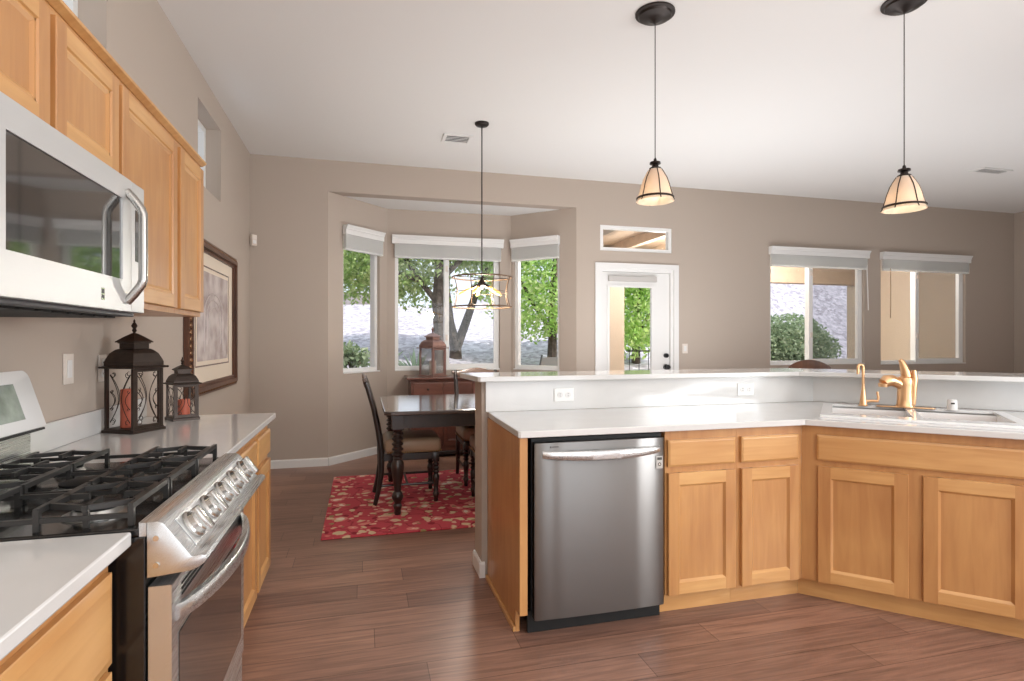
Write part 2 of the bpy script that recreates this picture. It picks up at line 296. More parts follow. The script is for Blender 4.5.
# ------------------------------------------------------------------ mesh helpers
class MB:
    def __init__(s): s.bm = bmesh.new(); s.T = Matrix()
    def _v(s, p): return s.bm.verts.new(s.T @ Vector(p))
    def box(s, lo, hi, bev=0.0, seg=2):
        x0, y0, z0 = lo; x1, y1, z1 = hi
        v = [s._v(p) for p in ((x0,y0,z0),(x1,y0,z0),(x1,y1,z0),(x0,y1,z0),(x0,y0,z1),(x1,y0,z1),(x1,y1,z1),(x0,y1,z1))]
        fs = [s.bm.faces.new([v[i] for i in q]) for q in ((3,2,1,0),(4,5,6,7),(0,1,5,4),(1,2,6,5),(2,3,7,6),(3,0,4,7))]
        if bev:
            es = list({e for f in fs for e in f.edges})
            bmesh.ops.bevel(s.bm, geom=es, offset=bev, segments=seg, affect='EDGES', profile=0.5)
        return s
    def prism(s, poly, a, b, plane='xy', bev=0.0):
        # polygon in plane, extruded from a to b along the remaining axis
        def P(p, h):
            return {'xy': (p[0], p[1], h), 'xz': (p[0], h, p[1]), 'yz': (h, p[0], p[1])}[plane]
        lo = [s._v(P(p, a)) for p in poly]; hi = [s._v(P(p, b)) for p in poly]; n = len(poly)
        fs = [s.bm.faces.new(list(reversed(lo))), s.bm.faces.new(hi)]
        for i in range(n): fs.append(s.bm.faces.new((lo[i], lo[(i+1) % n], hi[(i+1) % n], hi[i])))
        bmesh.ops.recalc_face_normals(s.bm, faces=fs)
        if bev:
            es = list({e for f in fs[:2] for e in f.edges})
            bmesh.ops.bevel(s.bm, geom=es, offset=bev, segments=2, affect='EDGES', profile=0.5)
        return s
    def lathe(s, prof, c=(0,0,0), seg=20, axis='z', cap=True):
        rows = []
        for r, h in prof:
            row = []
            for k in range(seg):
                a = 2*PI*k/seg; x, y = r*math.cos(a), r*math.sin(a)
                p = {'z': (x, y, h), 'y': (x, h, y), 'x': (h, x, y)}[axis]
                row.append(s._v((c[0]+p[0], c[1]+p[1], c[2]+p[2])))
            rows.append(row)
        fs = []
        for i in range(len(rows)-1):
            for k in range(seg):
                fs.append(s.bm.faces.new((rows[i][k], rows[i][(k+1)%seg], rows[i+1][(k+1)%seg], rows[i+1][k])))
        if cap:
            fs.append(s.bm.faces.new(list(reversed(rows[0])))); fs.append(s.bm.faces.new(rows[-1]))
        bmesh.ops.recalc_face_normals(s.bm, faces=fs)
        return s
    def tube(s, path, r, seg=8, closed=False, flat=None):
        pts = [Vector(p) for p in path]; n = len(pts); rows = []
        rr = r if isinstance(r, (list, tuple)) else [r]*n
        prev = None
        for i, p in enumerate(pts):
            a = pts[i-1] if (i > 0 or closed) else p; b = pts[(i+1) % n] if (i < n-1 or closed) else p
            t = (b-a).normalized()
            if prev is None:
                up = Vector((0,0,1)) if abs(t.z) < 0.9 else Vector((1,0,0))
                u = t.cross(up).normalized()
            else:
                u = (prev - t*prev.dot(t))
                u = u.normalized() if u.length > 1e-6 else t.orthogonal().normalized()
            prev = u; w_ = t.cross(u)
            fl = flat or 1.0
            rows.append([s._v(p + u*rr[i]*math.cos(2*PI*k/seg)*fl + w_*rr[i]*math.sin(2*PI*k/seg)) for k in range(seg)])
        fs = []
        m = n if closed else n-1
        for i in range(m):
            A, B = rows[i], rows[(i+1) % n]
            for k in range(seg): fs.append(s.bm.faces.new((A[k], A[(k+1)%seg], B[(k+1)%seg], B[k])))
        if not closed:
            fs.append(s.bm.faces.new(list(reversed(rows[0])))); fs.append(s.bm.faces.new(rows[-1]))
        bmesh.ops.recalc_face_normals(s.bm, faces=fs)
        return s
    def bar(s, p0, p1, w_, h, up=(0,0,1)):
        p0, p1 = Vector(p0), Vector(p1); t = (p1-p0).normalized(); up = Vector(up)
        if abs(t.dot(up)) > 0.98: up = Vector((1,0,0))
        u = t.cross(up).normalized()*w_/2; v = u.cross(t).normalized()*h/2
        q = [s._v(p + a*u + b*v) for p in (p0, p1) for a, b in ((-1,-1),(1,-1),(1,1),(-1,1))]
        fs = [s.bm.faces.new([q[i] for i in f]) for f in ((0,1,2,3),(7,6,5,4),(0,4,5,1),(1,5,6,2),(2,6,7,3),(3,7,4,0))]
        bmesh.ops.recalc_face_normals(s.bm, faces=fs)
        return s
    def sphere(s, c, r, sx=1, sy=1, sz=1, u=14, v=9):
        bmesh.ops.create_uvsphere(s.bm, u_segments=u, v_segments=v, radius=1, matrix=s.T @ Matrix.Translation(c) @ Matrix.Diagonal((r*sx, r*sy, r*sz, 1)))
        return s
    def door(s, x0, z0, x1, z1, y, style):
        th = .019; B = .0025
        if style in ('slab', 'routed'):      # routed edge all round
            a, d = (.010, .005) if style == 'slab' else (.022, .007)
            rg_ = lambda i, yy: [s._v(p) for p in ((x0+i, yy, z0+i), (x1-i, yy, z0+i), (x1-i, yy, z1-i), (x0+i, yy, z1-i))]
            rs = [rg_(0, y+th), rg_(0, y+d), rg_(.003, y+d-.0015), rg_(a-.002, y+.0005), rg_(a, y)]
            fs = [s.bm.faces.new((A[k], A[(k+1)%4], B[(k+1)%4], B[k])) for A, B in zip(rs, rs[1:]) for k in range(4)] + [s.bm.faces.new(rs[-1]), s.bm.faces.new(list(reversed(rs[0])))]
            bmesh.ops.recalc_face_normals(s.bm, faces=fs)
            return s
        f, sl, dp = (.056, .012, .011) if style == 'shaker' else (.052, .020, .012)
        def quadprism(poly, lo, hi, ax):     # poly in (across, y); extruded along z or x
            a = [s._v((p[0], p[1], lo) if ax == 'z' else (lo, p[1], p[0])) for p in poly]; b = [s._v((p[0], p[1], hi) if ax == 'z' else (hi, p[1], p[0])) for p in poly]
            n = len(poly); fs = [s.bm.faces.new(a), s.bm.faces.new(list(reversed(b)))] + [s.bm.faces.new((a[i], a[(i+1)%n], b[(i+1)%n], b[i])) for i in range(n)]
            bmesh.ops.recalc_face_normals(s.bm, faces=fs)
            if ax == 'x':
                for q in fs: q.material_index = 1
        def prof(e, d):                      # e = outer edge, d = +1 or -1 toward the panel
            if style == 'shaker': return [(e, y+th), (e, y+B), (e+d*B, y), (e+d*f, y), (e+d*(f+sl), y+dp), (e+d*(f+sl), y+th)]
            return [(e, y+th), (e, y+B), (e+d*B, y), (e+d*f, y), (e+d*(f+.004), y+.005), (e+d*(f+.010), y+.005), (e+d*(f+sl), y+dp), (e+d*(f+sl), y+th)]
        quadprism(prof(x0, 1), z0, z1, 'z'); quadprism(prof(x1, -1), z0, z1, 'z')
        quadprism(prof(z0, 1), x0+f, x1-f, 'x'); quadprism(prof(z1, -1), x0+f, x1-f, 'x')
        s.box((x0+f, y+dp-.0005, z0+f), (x1-f, y+th-.002, z1-f))
        return s
    def build(s, name, mat, parent=None, smooth=False, loc=None):
        me = bpy.data.meshes.new(name); s.bm.to_mesh(me); s.bm.free()
        if isinstance(mat, str): mat = M[mat]
        me.materials.append(mat)
        if mat == M.get('wood_v'): me.materials.append(M['wood_h'])
        elif mat == M.get('cherry'): me.materials.append(mat)
        if smooth:
            me.polygons.foreach_set('use_smooth', [True]*len(me.polygons))
            try: me.set_sharp_from_angle(angle=R(38))
            except Exception: pass
        o = bpy.data.objects.new(name, me); COL.objects.link(o)
        if parent: o.parent = parent
        if loc: o.location = loc
        return o
def tag(o, label=None, cat=None, group=None, kind=None):
    if label: o['label'] = label
    if cat: o['category'] = cat
    if group: o['group'] = group
    if kind: o['kind'] = kind
    return o
def thing(name, loc=(0,0,0), rz=0.0, label=None, cat=None, group=None, kind=None):
    o = bpy.data.objects.new(name, None); COL.objects.link(o); o.location = loc; o.rotation_euler = (0, 0, rz); o.empty_display_size = 0.1
    return tag(o, label, cat, group, kind)
def dup(src, loc=None, rz=None, label=None, parent=None):
    c = src.copy(); COL.objects.link(c)
    if parent: c.parent = parent
    if loc: c.location = loc
    if rz is not None: c.rotation_euler = (0, 0, rz)
    if label: c['label'] = label
    for ch in [o for o in COL.objects if o.parent == src]: dup(ch, parent=c)
    return c
def box_obj(name, lo, hi, mat, parent=None, bev=0.0): return MB().box(lo, hi, bev).build(name, mat, parent)
def solid_holes(mb, x0, x1, z0, z1, holes, y0, y1):
    # wall slab in local xz, thickness y0..y1, rectangular holes (xa, xb, za, zb)
    xs = sorted({x0, x1, *[h[0] for h in holes], *[h[1] for h in holes]}); zs = sorted({z0, z1, *[h[2] for h in holes], *[h[3] for h in holes]})
    xs = [x for x in xs if x0 <= x <= x1]; zs = [z for z in zs if z0 <= z <= z1]
    full = lambda i, j: 0 <= i < len(xs)-1 and 0 <= j < len(zs)-1 and not any(h[0] <= (xs[i]+xs[i+1])/2 <= h[1] and h[2] <= (zs[j]+zs[j+1])/2 <= h[3] for h in holes)
    V = {}
    def v(i, j, k):
        if (i, j, k) not in V: V[(i, j, k)] = mb._v((xs[i], (y0, y1)[k], zs[j]))
        return V[(i, j, k)]
    fs = []
    for i in range(len(xs)-1):
        for j in range(len(zs)-1):
            if not full(i, j): continue
            fs.append(mb.bm.faces.new((v(i,j,0), v(i+1,j,0), v(i+1,j+1,0), v(i,j+1,0)))); fs.append(mb.bm.faces.new((v(i,j,1), v(i,j+1,1), v(i+1,j+1,1), v(i+1,j,1))))
            for di, dj, a, b in ((-1,0,(i,j),(i,j+1)), (1,0,(i+1,j+1),(i+1,j)), (0,-1,(i+1,j),(i,j)), (0,1,(i,j+1),(i+1,j+1))):
                if not full(i+di, j+dj): fs.append(mb.bm.faces.new((v(*a,0), v(*b,0), v(*b,1), v(*a,1))))
    bmesh.ops.recalc_face_normals(mb.bm, faces=fs)
    return mb
def struct(o): o['kind'] = 'structure'; return o

# ------------------------------------------------------------------ room shell
XL, XR, YF, YB, ZC = -1.106, 9.36, 6.2, -3.5, 3.2
BAY = [(-0.353, 6.2), (0.277, 6.83), (1.79, 6.83), (2.42, 6.2)]
BZ = 2.87
struct(MB().prism([(XL-.2, YB-.2), (XR+.2, YB-.2), (XR+.2, YF+.15), (2.42, YF+.15), (1.85, 6.98), (0.215, 6.98), (-.353, YF+.15), (XL-.2, YF+.15)], -0.15, 0.0).build('floor', 'floor'))
struct(box_obj('ceiling', (XL-.2, YB-.2, ZC), (XR+.2, YF+.25, ZC+.3), 'ceil'))
# left wall, local frame turned so that x runs into the room's depth
mb = MB(); mb.T = Matrix.Translation((XL, 0, 0)) @ Matrix.Rotation(R(90), 4, 'Z')
solid_holes(mb, YB, YF, 0, ZC, [(2.24, 2.894, 2.42, 3.0), (4.334, 4.985, 2.42, 3.0)], 0, 0.2)
struct(mb.build('wall_left', 'wall'))
mb = MB()
FH = [(-0.353, 2.42, -1, BZ), (2.715, 3.69, 0.0, 2.17), (2.72, 3.67, 2.38, 2.685), (5.09, 6.6, 1.0, 2.47), (6.88, 8.41, 0.99, 2.47)]
solid_holes(mb, XL, XR, 0, ZC, FH, YF, YF+.15)
struct(mb.build('wall_far', 'wall'))
struct(MB().box((XR, YB, 0), (XR+.2, YF+.15, ZC)).build('wall_right', 'wall'))
struct(solid_holes(MB(), XL, XR, 0, ZC, [(-0.65, 0.85, 0.15, 2.45), (1.6, 3.8, 0.15, 2.45)], YB-.15, YB).build('wall_rear', 'wall'))
mb = MB(); mb.T = Matrix.Translation((4.6, 0, 0)) @ Matrix.Rotation(R(90), 4, 'Z')
solid_holes(mb, YB, 0.75, 0, ZC, [(-2.6, 0.4, 0.85, 2.4)], -0.15, 0.0); struct(mb.build('wall_added_side', 'wall'))  # unseen wall and opening added to carry the side fill panel
struct(MB().box((-4.4, -4, -.1), (-4.2, 11, 8.5)).build('wall_neighbour', 'neighbour'))
# bay: three walls, soffit, roof
def seg_frame(a, b):
    d = Vector((b[0]-a[0], b[1]-a[1], 0)); ang = math.atan2(d.y, d.x)
    return Matrix.Translation((a[0], a[1], 0)) @ Matrix.Rotation(ang, 4, 'Z'), d.length, ang
WZ0, WZ1 = 0.96, 2.45
bayw = []
for nm, a, b, (h0, h1) in (('wall_bay_left', BAY[0], BAY[1], (0.205, 0.765)), ('wall_bay_back', BAY[1], BAY[2], (0.09, 1.37)), ('wall_bay_right', BAY[2], BAY[3], (0.04, 0.67))):
    T, L, ang = seg_frame(a, b)
    mb = MB(); mb.T = T
    solid_holes(mb, 0, L, 0, BZ, [(h0, h1, WZ0, WZ1)], 0, 0.13)
    struct(mb.build(nm, 'wall')); bayw.append((a, ang, h0, h1, L))
struct(MB().prism([(-.36, YF+.1505), (2.43, YF+.1505), (2.43, YF+.2), (1.86, 6.98), (0.2, 6.98), (-.36, YF+.2)], BZ, BZ+.25).build('ceiling_bay', 'ceil'))  # ceiling white in place of wall paint, standing in for window bounce
# baseboards
def baseboard(name, a, b, h=0.085, t=0.014):
    T, L, ang = seg_frame(a, b); mb = MB(); mb.T = T
    mb.prism([(0, 0), (-t, 0), (-t, h-.012), (-t+.006, h), (0, h)], 0, L, 'yz'); struct(mb.build(name, 'white'))
baseboard('baseboard_far', (XL, YF), BAY[0]); baseboard('baseboard_bay_left', BAY[0], BAY[1]); baseboard('baseboard_bay_back', BAY[1], BAY[2])
baseboard('baseboard_bay_right', BAY[2], BAY[3]); baseboard('baseboard_far_middle', BAY[3], (2.65, YF)); baseboard('baseboard_far_right', (3.76, YF), (XR, YF))
baseboard('baseboard_left', (XL, 3.33), (XL, YF)); baseboard('baseboard_right', (XR, YF), (XR, YB))

# windows: local frame x along the wall, y outward, z up
def window(idx, loc, rz, wd, z0, z1, mull=None, screen=False, depth=0.06, sill=True):
    o = struct(thing('window_%d' % idx, (loc[0], loc[1], 0), rz)); f = 0.042
    mb = MB(); solid_holes(mb, 0, wd, z0, z1, [(f, wd-f, z0+f, z1-f)], depth-.02, depth+.05); mb.build('window_frame', 'vinyl', o)
    mbx = [wd] if mull is None else [mull]
    if mull is not None:
        MB().box((mull-.03, depth-.035, z0+.02), (mull+.03, depth+.045, z1-.02), .004).build('meeting_stile', 'vinyl', o)
        # sliding sash on the right
        mb = MB(); solid_holes(mb, mull-.01, wd-.03, z0+.03, z1-.03, [(mull+.03, wd-.065, z0+.065, z1-.065)], depth-.015, depth+.02); mb.build('sash', 'vinyl', o)
        mb = MB(); mb.box((mull-.012, depth-.05, z0+.35), (mull+.012, depth-.034, z0+.42)); mb.box((mull-.012, depth-.05, z1-.3), (mull+.012, depth-.034, z1-.23)); mb.build('latch', 'plate', o)
    MB().box((f-.01, depth+.012, z0+f-.01), (wd-f+.01, depth+.016, z1-f+.01)).build('glass_pane', 'glass', o)
    if screen and mull is not None:
        MB().box((mull+.02, depth+.052, z0+f-.01), (wd-f+.01, depth+.055, z1-f+.01)).build('insect_screen', 'screen', o)
    # painted inner return and sill
    if sill: MB().box((0.0, -.010, z0-.012), (wd, depth-.02, z0+.004), .003).build('window_sill', 'white', o)
    return o
def blind(loc, rz, wd, z1, label, drop=0.17, group='raised white window blinds', ret=0.03, lap=-.005):
    o = thing('window_blind', (loc[0], loc[1], 0), rz, label, 'window blind', group)
    v = MB(); v.prism([(-.01, z1-.08), (-.06, z1-.08), (-.06, z1-.03), (-.068, z1-.022), (-.068, z1-.012), (-.085, z1+.012), (-.085, z1+.02), (-.01, z1+.02)], -ret, wd+ret, 'yz'); v.build('valance', 'white', o)
    s = MB(); n = int((drop-.06)/.0075)
    for i in range(n):
        z = z1-.075-i*.0075; s.box((lap, -.052, z-.0045), (wd-lap, -.008, z))
    s.build('slat_stack', 'blind', o)
    z = z1-.075-n*.0075
    MB().box((lap, -.052, z-.022), (wd-lap, -.01, z-.001), .003).build('bottom_rail', 'blind', o)
    return o
bl = ['white raised blind over the narrow slanted window beside the long bare corner wall', 'wide white raised blind over the middle window of the bay', 'white raised blind over the slanted bay window on the patio chair side']
for i, (a, ang, h0, h1, L) in enumerate(bayw):
    d = Vector((math.cos(ang), math.sin(ang), 0)); p = Vector((a[0], a[1], 0)) + d*h0
    window(i+1, p, ang, h1-h0, WZ0, WZ1, mull=0.62 if i == 1 else None)
    blind(p, ang, h1-h0, 2.535, bl[i], drop=0.21, ret=0.012 if i != 1 else .035)
window(4, (5.09, YF), 0, 1.51, 1.0, 2.47, mull=0.66, screen=True)
window(5, (6.88, YF), 0, 1.53, 0.99, 2.47, mull=0.67, screen=True)
b4 = blind((5.09, YF), 0, 1.51, 2.50, 'white raised blind over the window that looks out to the green hedge', drop=0.20)
b5 = blind((6.88, YF), 0, 1.53, 2.50, 'white raised blind over the window that looks at bare tan stucco', drop=0.20)
MB().tube([(1.50, -.05, 2.33), (1.515, -.05, 2.0), (1.53, -.045, 1.72)], .006, 6).build('pull_cord', 'blind', b4)
MB().tube([(.11, -.05, 2.30), (.115, -.05, 1.95), (.11, -.05, 1.62)], .006, 6).build('tilt_wand', 'leather', b5)
# transom and high wall windows
window(6, (2.72, YF), 0, 0.95, 2.38, 2.685, depth=0.03, sill=False)
window(7, (XL, 2.24), R(90), 0.654, 2.42, 3.0, depth=.13, sill=False)
window(8, (XL, 4.334), R(90), 0.651, 2.42, 3.0, depth=.13, sill=False)

# patio door
dr = struct(thing('door_1', (2.715, YF, 0)))
mb = MB(); solid_holes(mb, 0, 0.975, 0, 2.17, [(.035, .94, -1, 2.135)], 0.0, 0.14); mb.build('door_jamb', 'white', dr)
mb = MB(); solid_holes(mb, .037, .938, .012, 2.132, [(.125, .70, .30, 1.96)], .03, .075); mb.build('door_slab', 'white', dr)
mb = MB(); solid_holes(mb, .105, .72, .28, 1.98, [(.135, .69, .31, 1.95)], .018, .03); mb.build('lite_moulding', 'white', dr)
MB().box((.124, .05, .299), (.701, .056, 1.961)).build('glass_pane', 'glass', dr)
MB().box((.115, -.012, 2.02), (.75, .028, 2.085), .006).build('shade_headrail', pm('grey_shade_rail', (186, 182, 178), .5), dr)
k = MB(); k.lathe([(.0, -.055), (.022, -.055), (.029, -.045), (.029, -.03), (.014, -.02), (.012, 0), (.033, .006), (.033, .03)], (.885, .0, .985), 16, 'y'); k.build('door_knob', 'black', dr, True)
k = MB(); k.lathe([(.0, -.012), (.022, -.012), (.028, -.004), (.028, .03)], (.885, .0, 1.125), 16, 'y'); k.build('deadbolt', 'black', dr, True)
mb = MB(); solid_holes(mb, 2.652, 3.755, 0, 2.235, [(2.715, 3.69, -1, 2.17)], YF-.02, YF); struct(mb.build('trim_1', 'white'))

# switch plates and sockets; local: x along the wall, -y into the room
def plate(name, loc, rz, label, cat, kind, wide=False):
    o = thing(name, loc, rz, label, cat)
    w_, h = (.075, .118) if not wide else (.118, .075)
    MB().box((-w_/2, -.006, -h/2), (w_/2, -.0006, h/2), .002).build('cover_plate', 'plate_white' if wide else 'plate', o)
    if kind == 'switch':
        MB().box((-.017, -.010, -.034), (.017, -.0062, .034), .002).build('rocker', 'white', o)
    else:
        for s in (-1, 1):
            c = (s*.024, 0) if wide else (0, s*.024)
            fo = MB().lathe([(.0165, -.0085), (.0165, -.0062)], (c[0], 0, c[1]), 16, 'y').build('socket', 'white', o)
            for dx in (-.006, .006):
                m2 = MB()
                if wide: m2.box((c[0]-.004, -.0095, c[1]+dx-.001), (c[0]+.004, -.0086, c[1]+dx+.001))
                else: m2.box((c[0]+dx-.001, -.0095, c[1]-.004), (c[0]+dx+.001, -.0086, c[1]+.004))
                m2.build('slot', 'plate_dark', fo)
    return o
plate('light_switch', (3.85, YF, 1.21), 0, 'white wall switch plate just beside the patio door casing', 'light switch', 'switch')
plate('light_switch', (XL, 2.55, 1.20), R(90), 'white rocker switch plate above the counter next to the range backguard', 'light switch', 'switch')
plate('wall_outlet', (XL, 2.845, 1.19), R(90), 'white wall socket behind the tall candle lantern', 'outlet', 'socket')

# motion sensor in the corner
o = thing('motion_sensor', (XL+.02, YF-.02, 2.32), R(45), 'small white motion sensor high in the room corner above the framed print', 'motion sensor')
MB().prism([(-.03, -.012), (.03, -.012), (.026, -.045), (-.026, -.045)], -.055, .055, 'xy', .004).build('sensor_body', 'plate', o)
MB().box((-.018, -.047, -.035), (.018, -.0452, .0)).build('sensor_lens', 'blind', o)

# ------------------------------------------------------------------ cabinets  (local: x along the run, -y out of the front, z up)
SHAKER, RAISED, SLABD = 'shaker', 'raised', 'slab'
def carcass(o, wd, depth, z0, z1, toe=0.0, back=True, mat='maple_edge', face_y=0.0):
    t = .018
    b = MB()
    b.box((0, face_y+.02, z0), (t, depth, z1)); b.box((wd-t, face_y+.02, z0), (wd, depth, z1)); b.box((t, face_y+.02, z0), (wd-t, depth, z0+t)); b.box((t, depth-t, z0+t), (wd-t, depth, z1))
    b.build('carcass', mat, o)
def base_cabinet(label, loc, rz, wd, depth, fronts, frame_holes, group=None, top=.883, toe_t=.05, rings=SHAKER, toe=(0, 0)):
    o = thing('base_cabinet', loc, rz, label, 'base cabinet', group)
    carcass(o, wd, depth, .10, top)
    mb = MB(); solid_holes(mb, 0, wd, .10, top, frame_holes, 0, .02); mb.build('face_frame', 'wood_v', o)
    MB().box((toe[0], toe_t, 0), (wd+toe[1], toe_t+.015, .10)).build('toe_kick', 'wood_h', o)
    for kind, x0, z0, x1, z1 in fronts:
        if kind == 'drawer':
            MB().door(x0, z0, x1, z1, -.0195, SLABD).build('drawer_front', 'wood_h', o)
        elif kind == 'panel':
            MB().door(x0, z0, x1, z1, -.0195, 'routed').build('drawer_front', 'wood_h', o)
        else:
            MB().door(x0, z0, x1, z1, -.0195, rings).build('door', 'wood_v', o)
    return o
DZ = (.095, .682, .712, .838)     # door bottom, door top, drawer bottom, drawer top
def std(x0, x1): return [('drawer', x0, DZ[2], x1, DZ[3]), ('door', x0, DZ[0]+.01, x1, DZ[1])]
def hol(x0, x1): return [(x0+.015, x1-.015, .73, .825), (x0+.015, x1-.015, .13, .67)]
# island run
FY = 2.40
base_cabinet('maple base cabinet with one drawer over one door, beside the dishwasher', (1.383, FY, 0), 0, .392, .58, std(.010, .376), hol(.01, .376), 'island base cabinets')
base_cabinet('maple base cabinet with one drawer over one door, at the inner bend of the island', (1.776, FY, 0), 0, .383, .58, std(.018, .352), hol(.018, .352), 'island base cabinets', toe=(0, .0205))
VX = (2.160, FY)
base_cabinet('maple sink cabinet with one long false drawer front over two doors', (VX[0], VX[1], 0), R(-45), .925, .60,
             [('drawer', .068, DZ[2], .886, DZ[3]), ('door', .072, DZ[0]+.01, .446, DZ[1]), ('door', .500, DZ[0]+.01, .880, DZ[1])],
             [(.09, .87, .73, .825), (.09, .43, .13, .67), (.515, .865, .13, .67)], toe=(-.0207, 0))
d45 = Vector((math.cos(R(-45)), math.sin(R(-45)), 0)); n45 = Vector((-d45.y, d45.x, 0))
V0 = Vector((VX[0], VX[1], 0))
p = V0 + d45*.927
base_cabinet('maple base cabinet with drawer and door past the sink cabinet', (p.x, p.y, 0), R(-45), .44, .60, std(.02, .42), hol(.02, .42), 'island base cabinets')
# island end panel beside the dishwasher
ep = thing('end_panel', (.664, 2.40, 0), 0, 'plain maple end panel closing the island beside the dishwasher', 'cabinet panel')
MB().prism([(.05, 0), (.642, 0), (.642, .883), (0, .883), (0, .10), (.05, .10)], 0, .018, 'yz').build('side_panel', 'wood_v', ep)
MB().box((.0, -.019, .10), (.036, -.0005, .883), .001).build('front_stile', 'wood_v', ep)
MB().box((-.012, .05, 0), (-.0005, .642, .022), .002).build('shoe_moulding', 'wood_h', ep)

# dishwasher
dw = thing('dishwasher', (.712, 2.37, 0), 0, 'stainless dishwasher with a bowed bar handle, built into the island', 'dishwasher')
MB().box((.012, .04, .10), (.658, .58, .872)).build('tub', 'black_matte', dw)
mb = MB(); mb.prism([(.016, .0), (.024, -.006), (.66*.25, -.011), (.33, -.0125), (.66*.75, -.011), (.641, -.006), (.649, .0), (.649, .035), (.016, .035)], .078, .858, 'xy', .002); mb.build('door_panel', 'dw_steel', dw, True)
MB().box((.0, .05, 0.002), (.655, .07, .098)).build('toe_kick', 'black_matte', dw)
def bow_bar(name, x0, x1, z, yb, out, hts, mat, parent, th=.016, n=28):
    # bowed flat bar: stations along x, rectangular section with rounded edges
    mb = MB(); rows = []
    for i in range(n+1):
        t = i/n; x = x0+(x1-x0)*t; b = math.sin(PI*t)**.7
        yo = yb-.006-out*b; yi = min(yb-.001, yo+th) if 0 < i < n else yb; h = hts[0]+(hts[1]-hts[0])*b; zt = z; zl = z-h; r = .005
        rows.append([mb._v((x, yy, zz)) for yy, zz in ((yi, zl), (yo+r, zl), (yo, zl+r), (yo-.002, (zt+zl)/2), (yo, zt-r), (yo+r, zt), (yi, zt))])
    fs = []
    for A, B in zip(rows, rows[1:]):
        for k in range(7): fs.append(mb.bm.faces.new((A[k], A[(k+1)%7], B[(k+1)%7], B[k])))
    fs += [mb.bm.faces.new(rows[0]), mb.bm.faces.new(list(reversed(rows[-1])))]
    bmesh.ops.recalc_face_normals(mb.bm, faces=fs)
    return mb.build(name, mat, parent, True)
bow_bar('handle', .050, .622, .822, -.008, .042, (.030, .044), 'steel_h', dw)
bd = MB().box((.604, -.0100, .715), (.638, -.0084, .773), .0003).build('badge', pm('badge_silver', (196, 196, 192), .3, .5), dw)
mb = MB(); mb.lathe([(.0085, -.0100), (.0085, -.0093)], (.621, -.001, .735), 14, 'y'); mb.box((.609, -.0112, .755), (.633, -.0103, .767)); mb.build('badge_print', 'plate_dark', bd)
mb = MB(); mb.lathe([(.0045, -.0106), (.0045, -.0101)], (.621, -.001, .735), 12, 'y'); mb.build('badge_ring', 'plate', bd)
mb = MB(); mb.box((.095, -.0110, .838), (.125, -.0080, .8415)); mb.box((.085, -.0110, .836), (.091, -.0080, .843)); mb.build('logo', 'plate_dark', dw)

# pony wall, backsplash, counter, bar
struct(MB().prism([(.635, 3.062), (2.834, 3.062), (3.867, 2.029), (4.001, 2.163), (2.913, 3.252), (.635, 3.252)], 0, 1.085).build('wall_pony', 'wall'))
baseboard('baseboard_pony_end', (.635, 3.252), (.635, 3.062)); 
T, L, ang = seg_frame((.621, 3.062), (.664, 3.062)); mb = MB(); mb.T = T
mb.prism([(0, 0), (-.014, 0), (-.014, .073), (-.008, .085), (0, .085)], 0, L-.012, 'yz'); struct(mb.build('baseboard_pony_front', 'white'))
tag(MB().prism([(.655, 3.042), (2.826, 3.042), (3.853, 2.015), (3.867, 2.029), (2.834, 3.0615), (.655, 3.0615)], .916, 1.0845).build('backsplash', 'quartz'),
    'tall white quartz backsplash between the sink counter and the raised bar', 'backsplash')
def boolean_cut(o, cut):
    md = o.modifiers.new('cut', 'BOOLEAN'); md.object = cut; md.operation = 'DIFFERENCE'; md.solver = 'EXACT'
    dg = bpy.context.evaluated_depsgraph_get(); me = bpy.data.meshes.new_from_object(o.evaluated_get(dg))
    old = o.data; o.modifiers.clear(); o.data = me; bpy.data.meshes.remove(old)
    cm = cut.data; bpy.data.objects.remove(cut); bpy.data.meshes.remove(cm)
CZ0, CZ1 = .885, .915
e1 = V0 + d45*1.38 - n45*.045
e2 = Vector((3.843, 2.003, 0))
ctr = MB().prism([(.652, 2.362), (.662, 2.355), (2.141, 2.355), (e1.x, e1.y), (e2.x, e2.y), (2.816, 3.041), (.668, 3.041)], CZ0, CZ1, 'xy', .004).build('countertop', 'quartz')
tag(ctr, 'white quartz countertop bending around the island, with the sink set in it', 'countertop')
SO = V0 + d45*.505 + n45*.41       # centre of the sink
cut = MB(); cut.T = Matrix.Translation(SO) @ Matrix.Rotation(R(-45), 4, 'Z'); cut.box((-.395, -.285, .8), (.395, .285, 1.0)); co = cut.build('cutter', 'quartz')
boolean_cut(ctr, co)
tag(MB().prism([(.60, 2.992), (.612, 2.98), (2.665, 2.98), (3.80, 1.845), (4.135, 2.185), (2.92, 3.40), (.588, 3.40), (.566, 3.375)], 1.0855, 1.1135, 'xy', .004).build('bar_counter', 'quartz'),
    'raised white quartz bar top on the half-height wall behind the sink', 'bar counter')
# sink
sk = thing('kitchen_sink', SO, R(-45), 'white drop-in double basin sink in the island corner', 'sink')
mb = MB()
mb2 = MB()
solid = [(-.375, -.02, -.262, .20), (.02, .375, -.262, .20)]
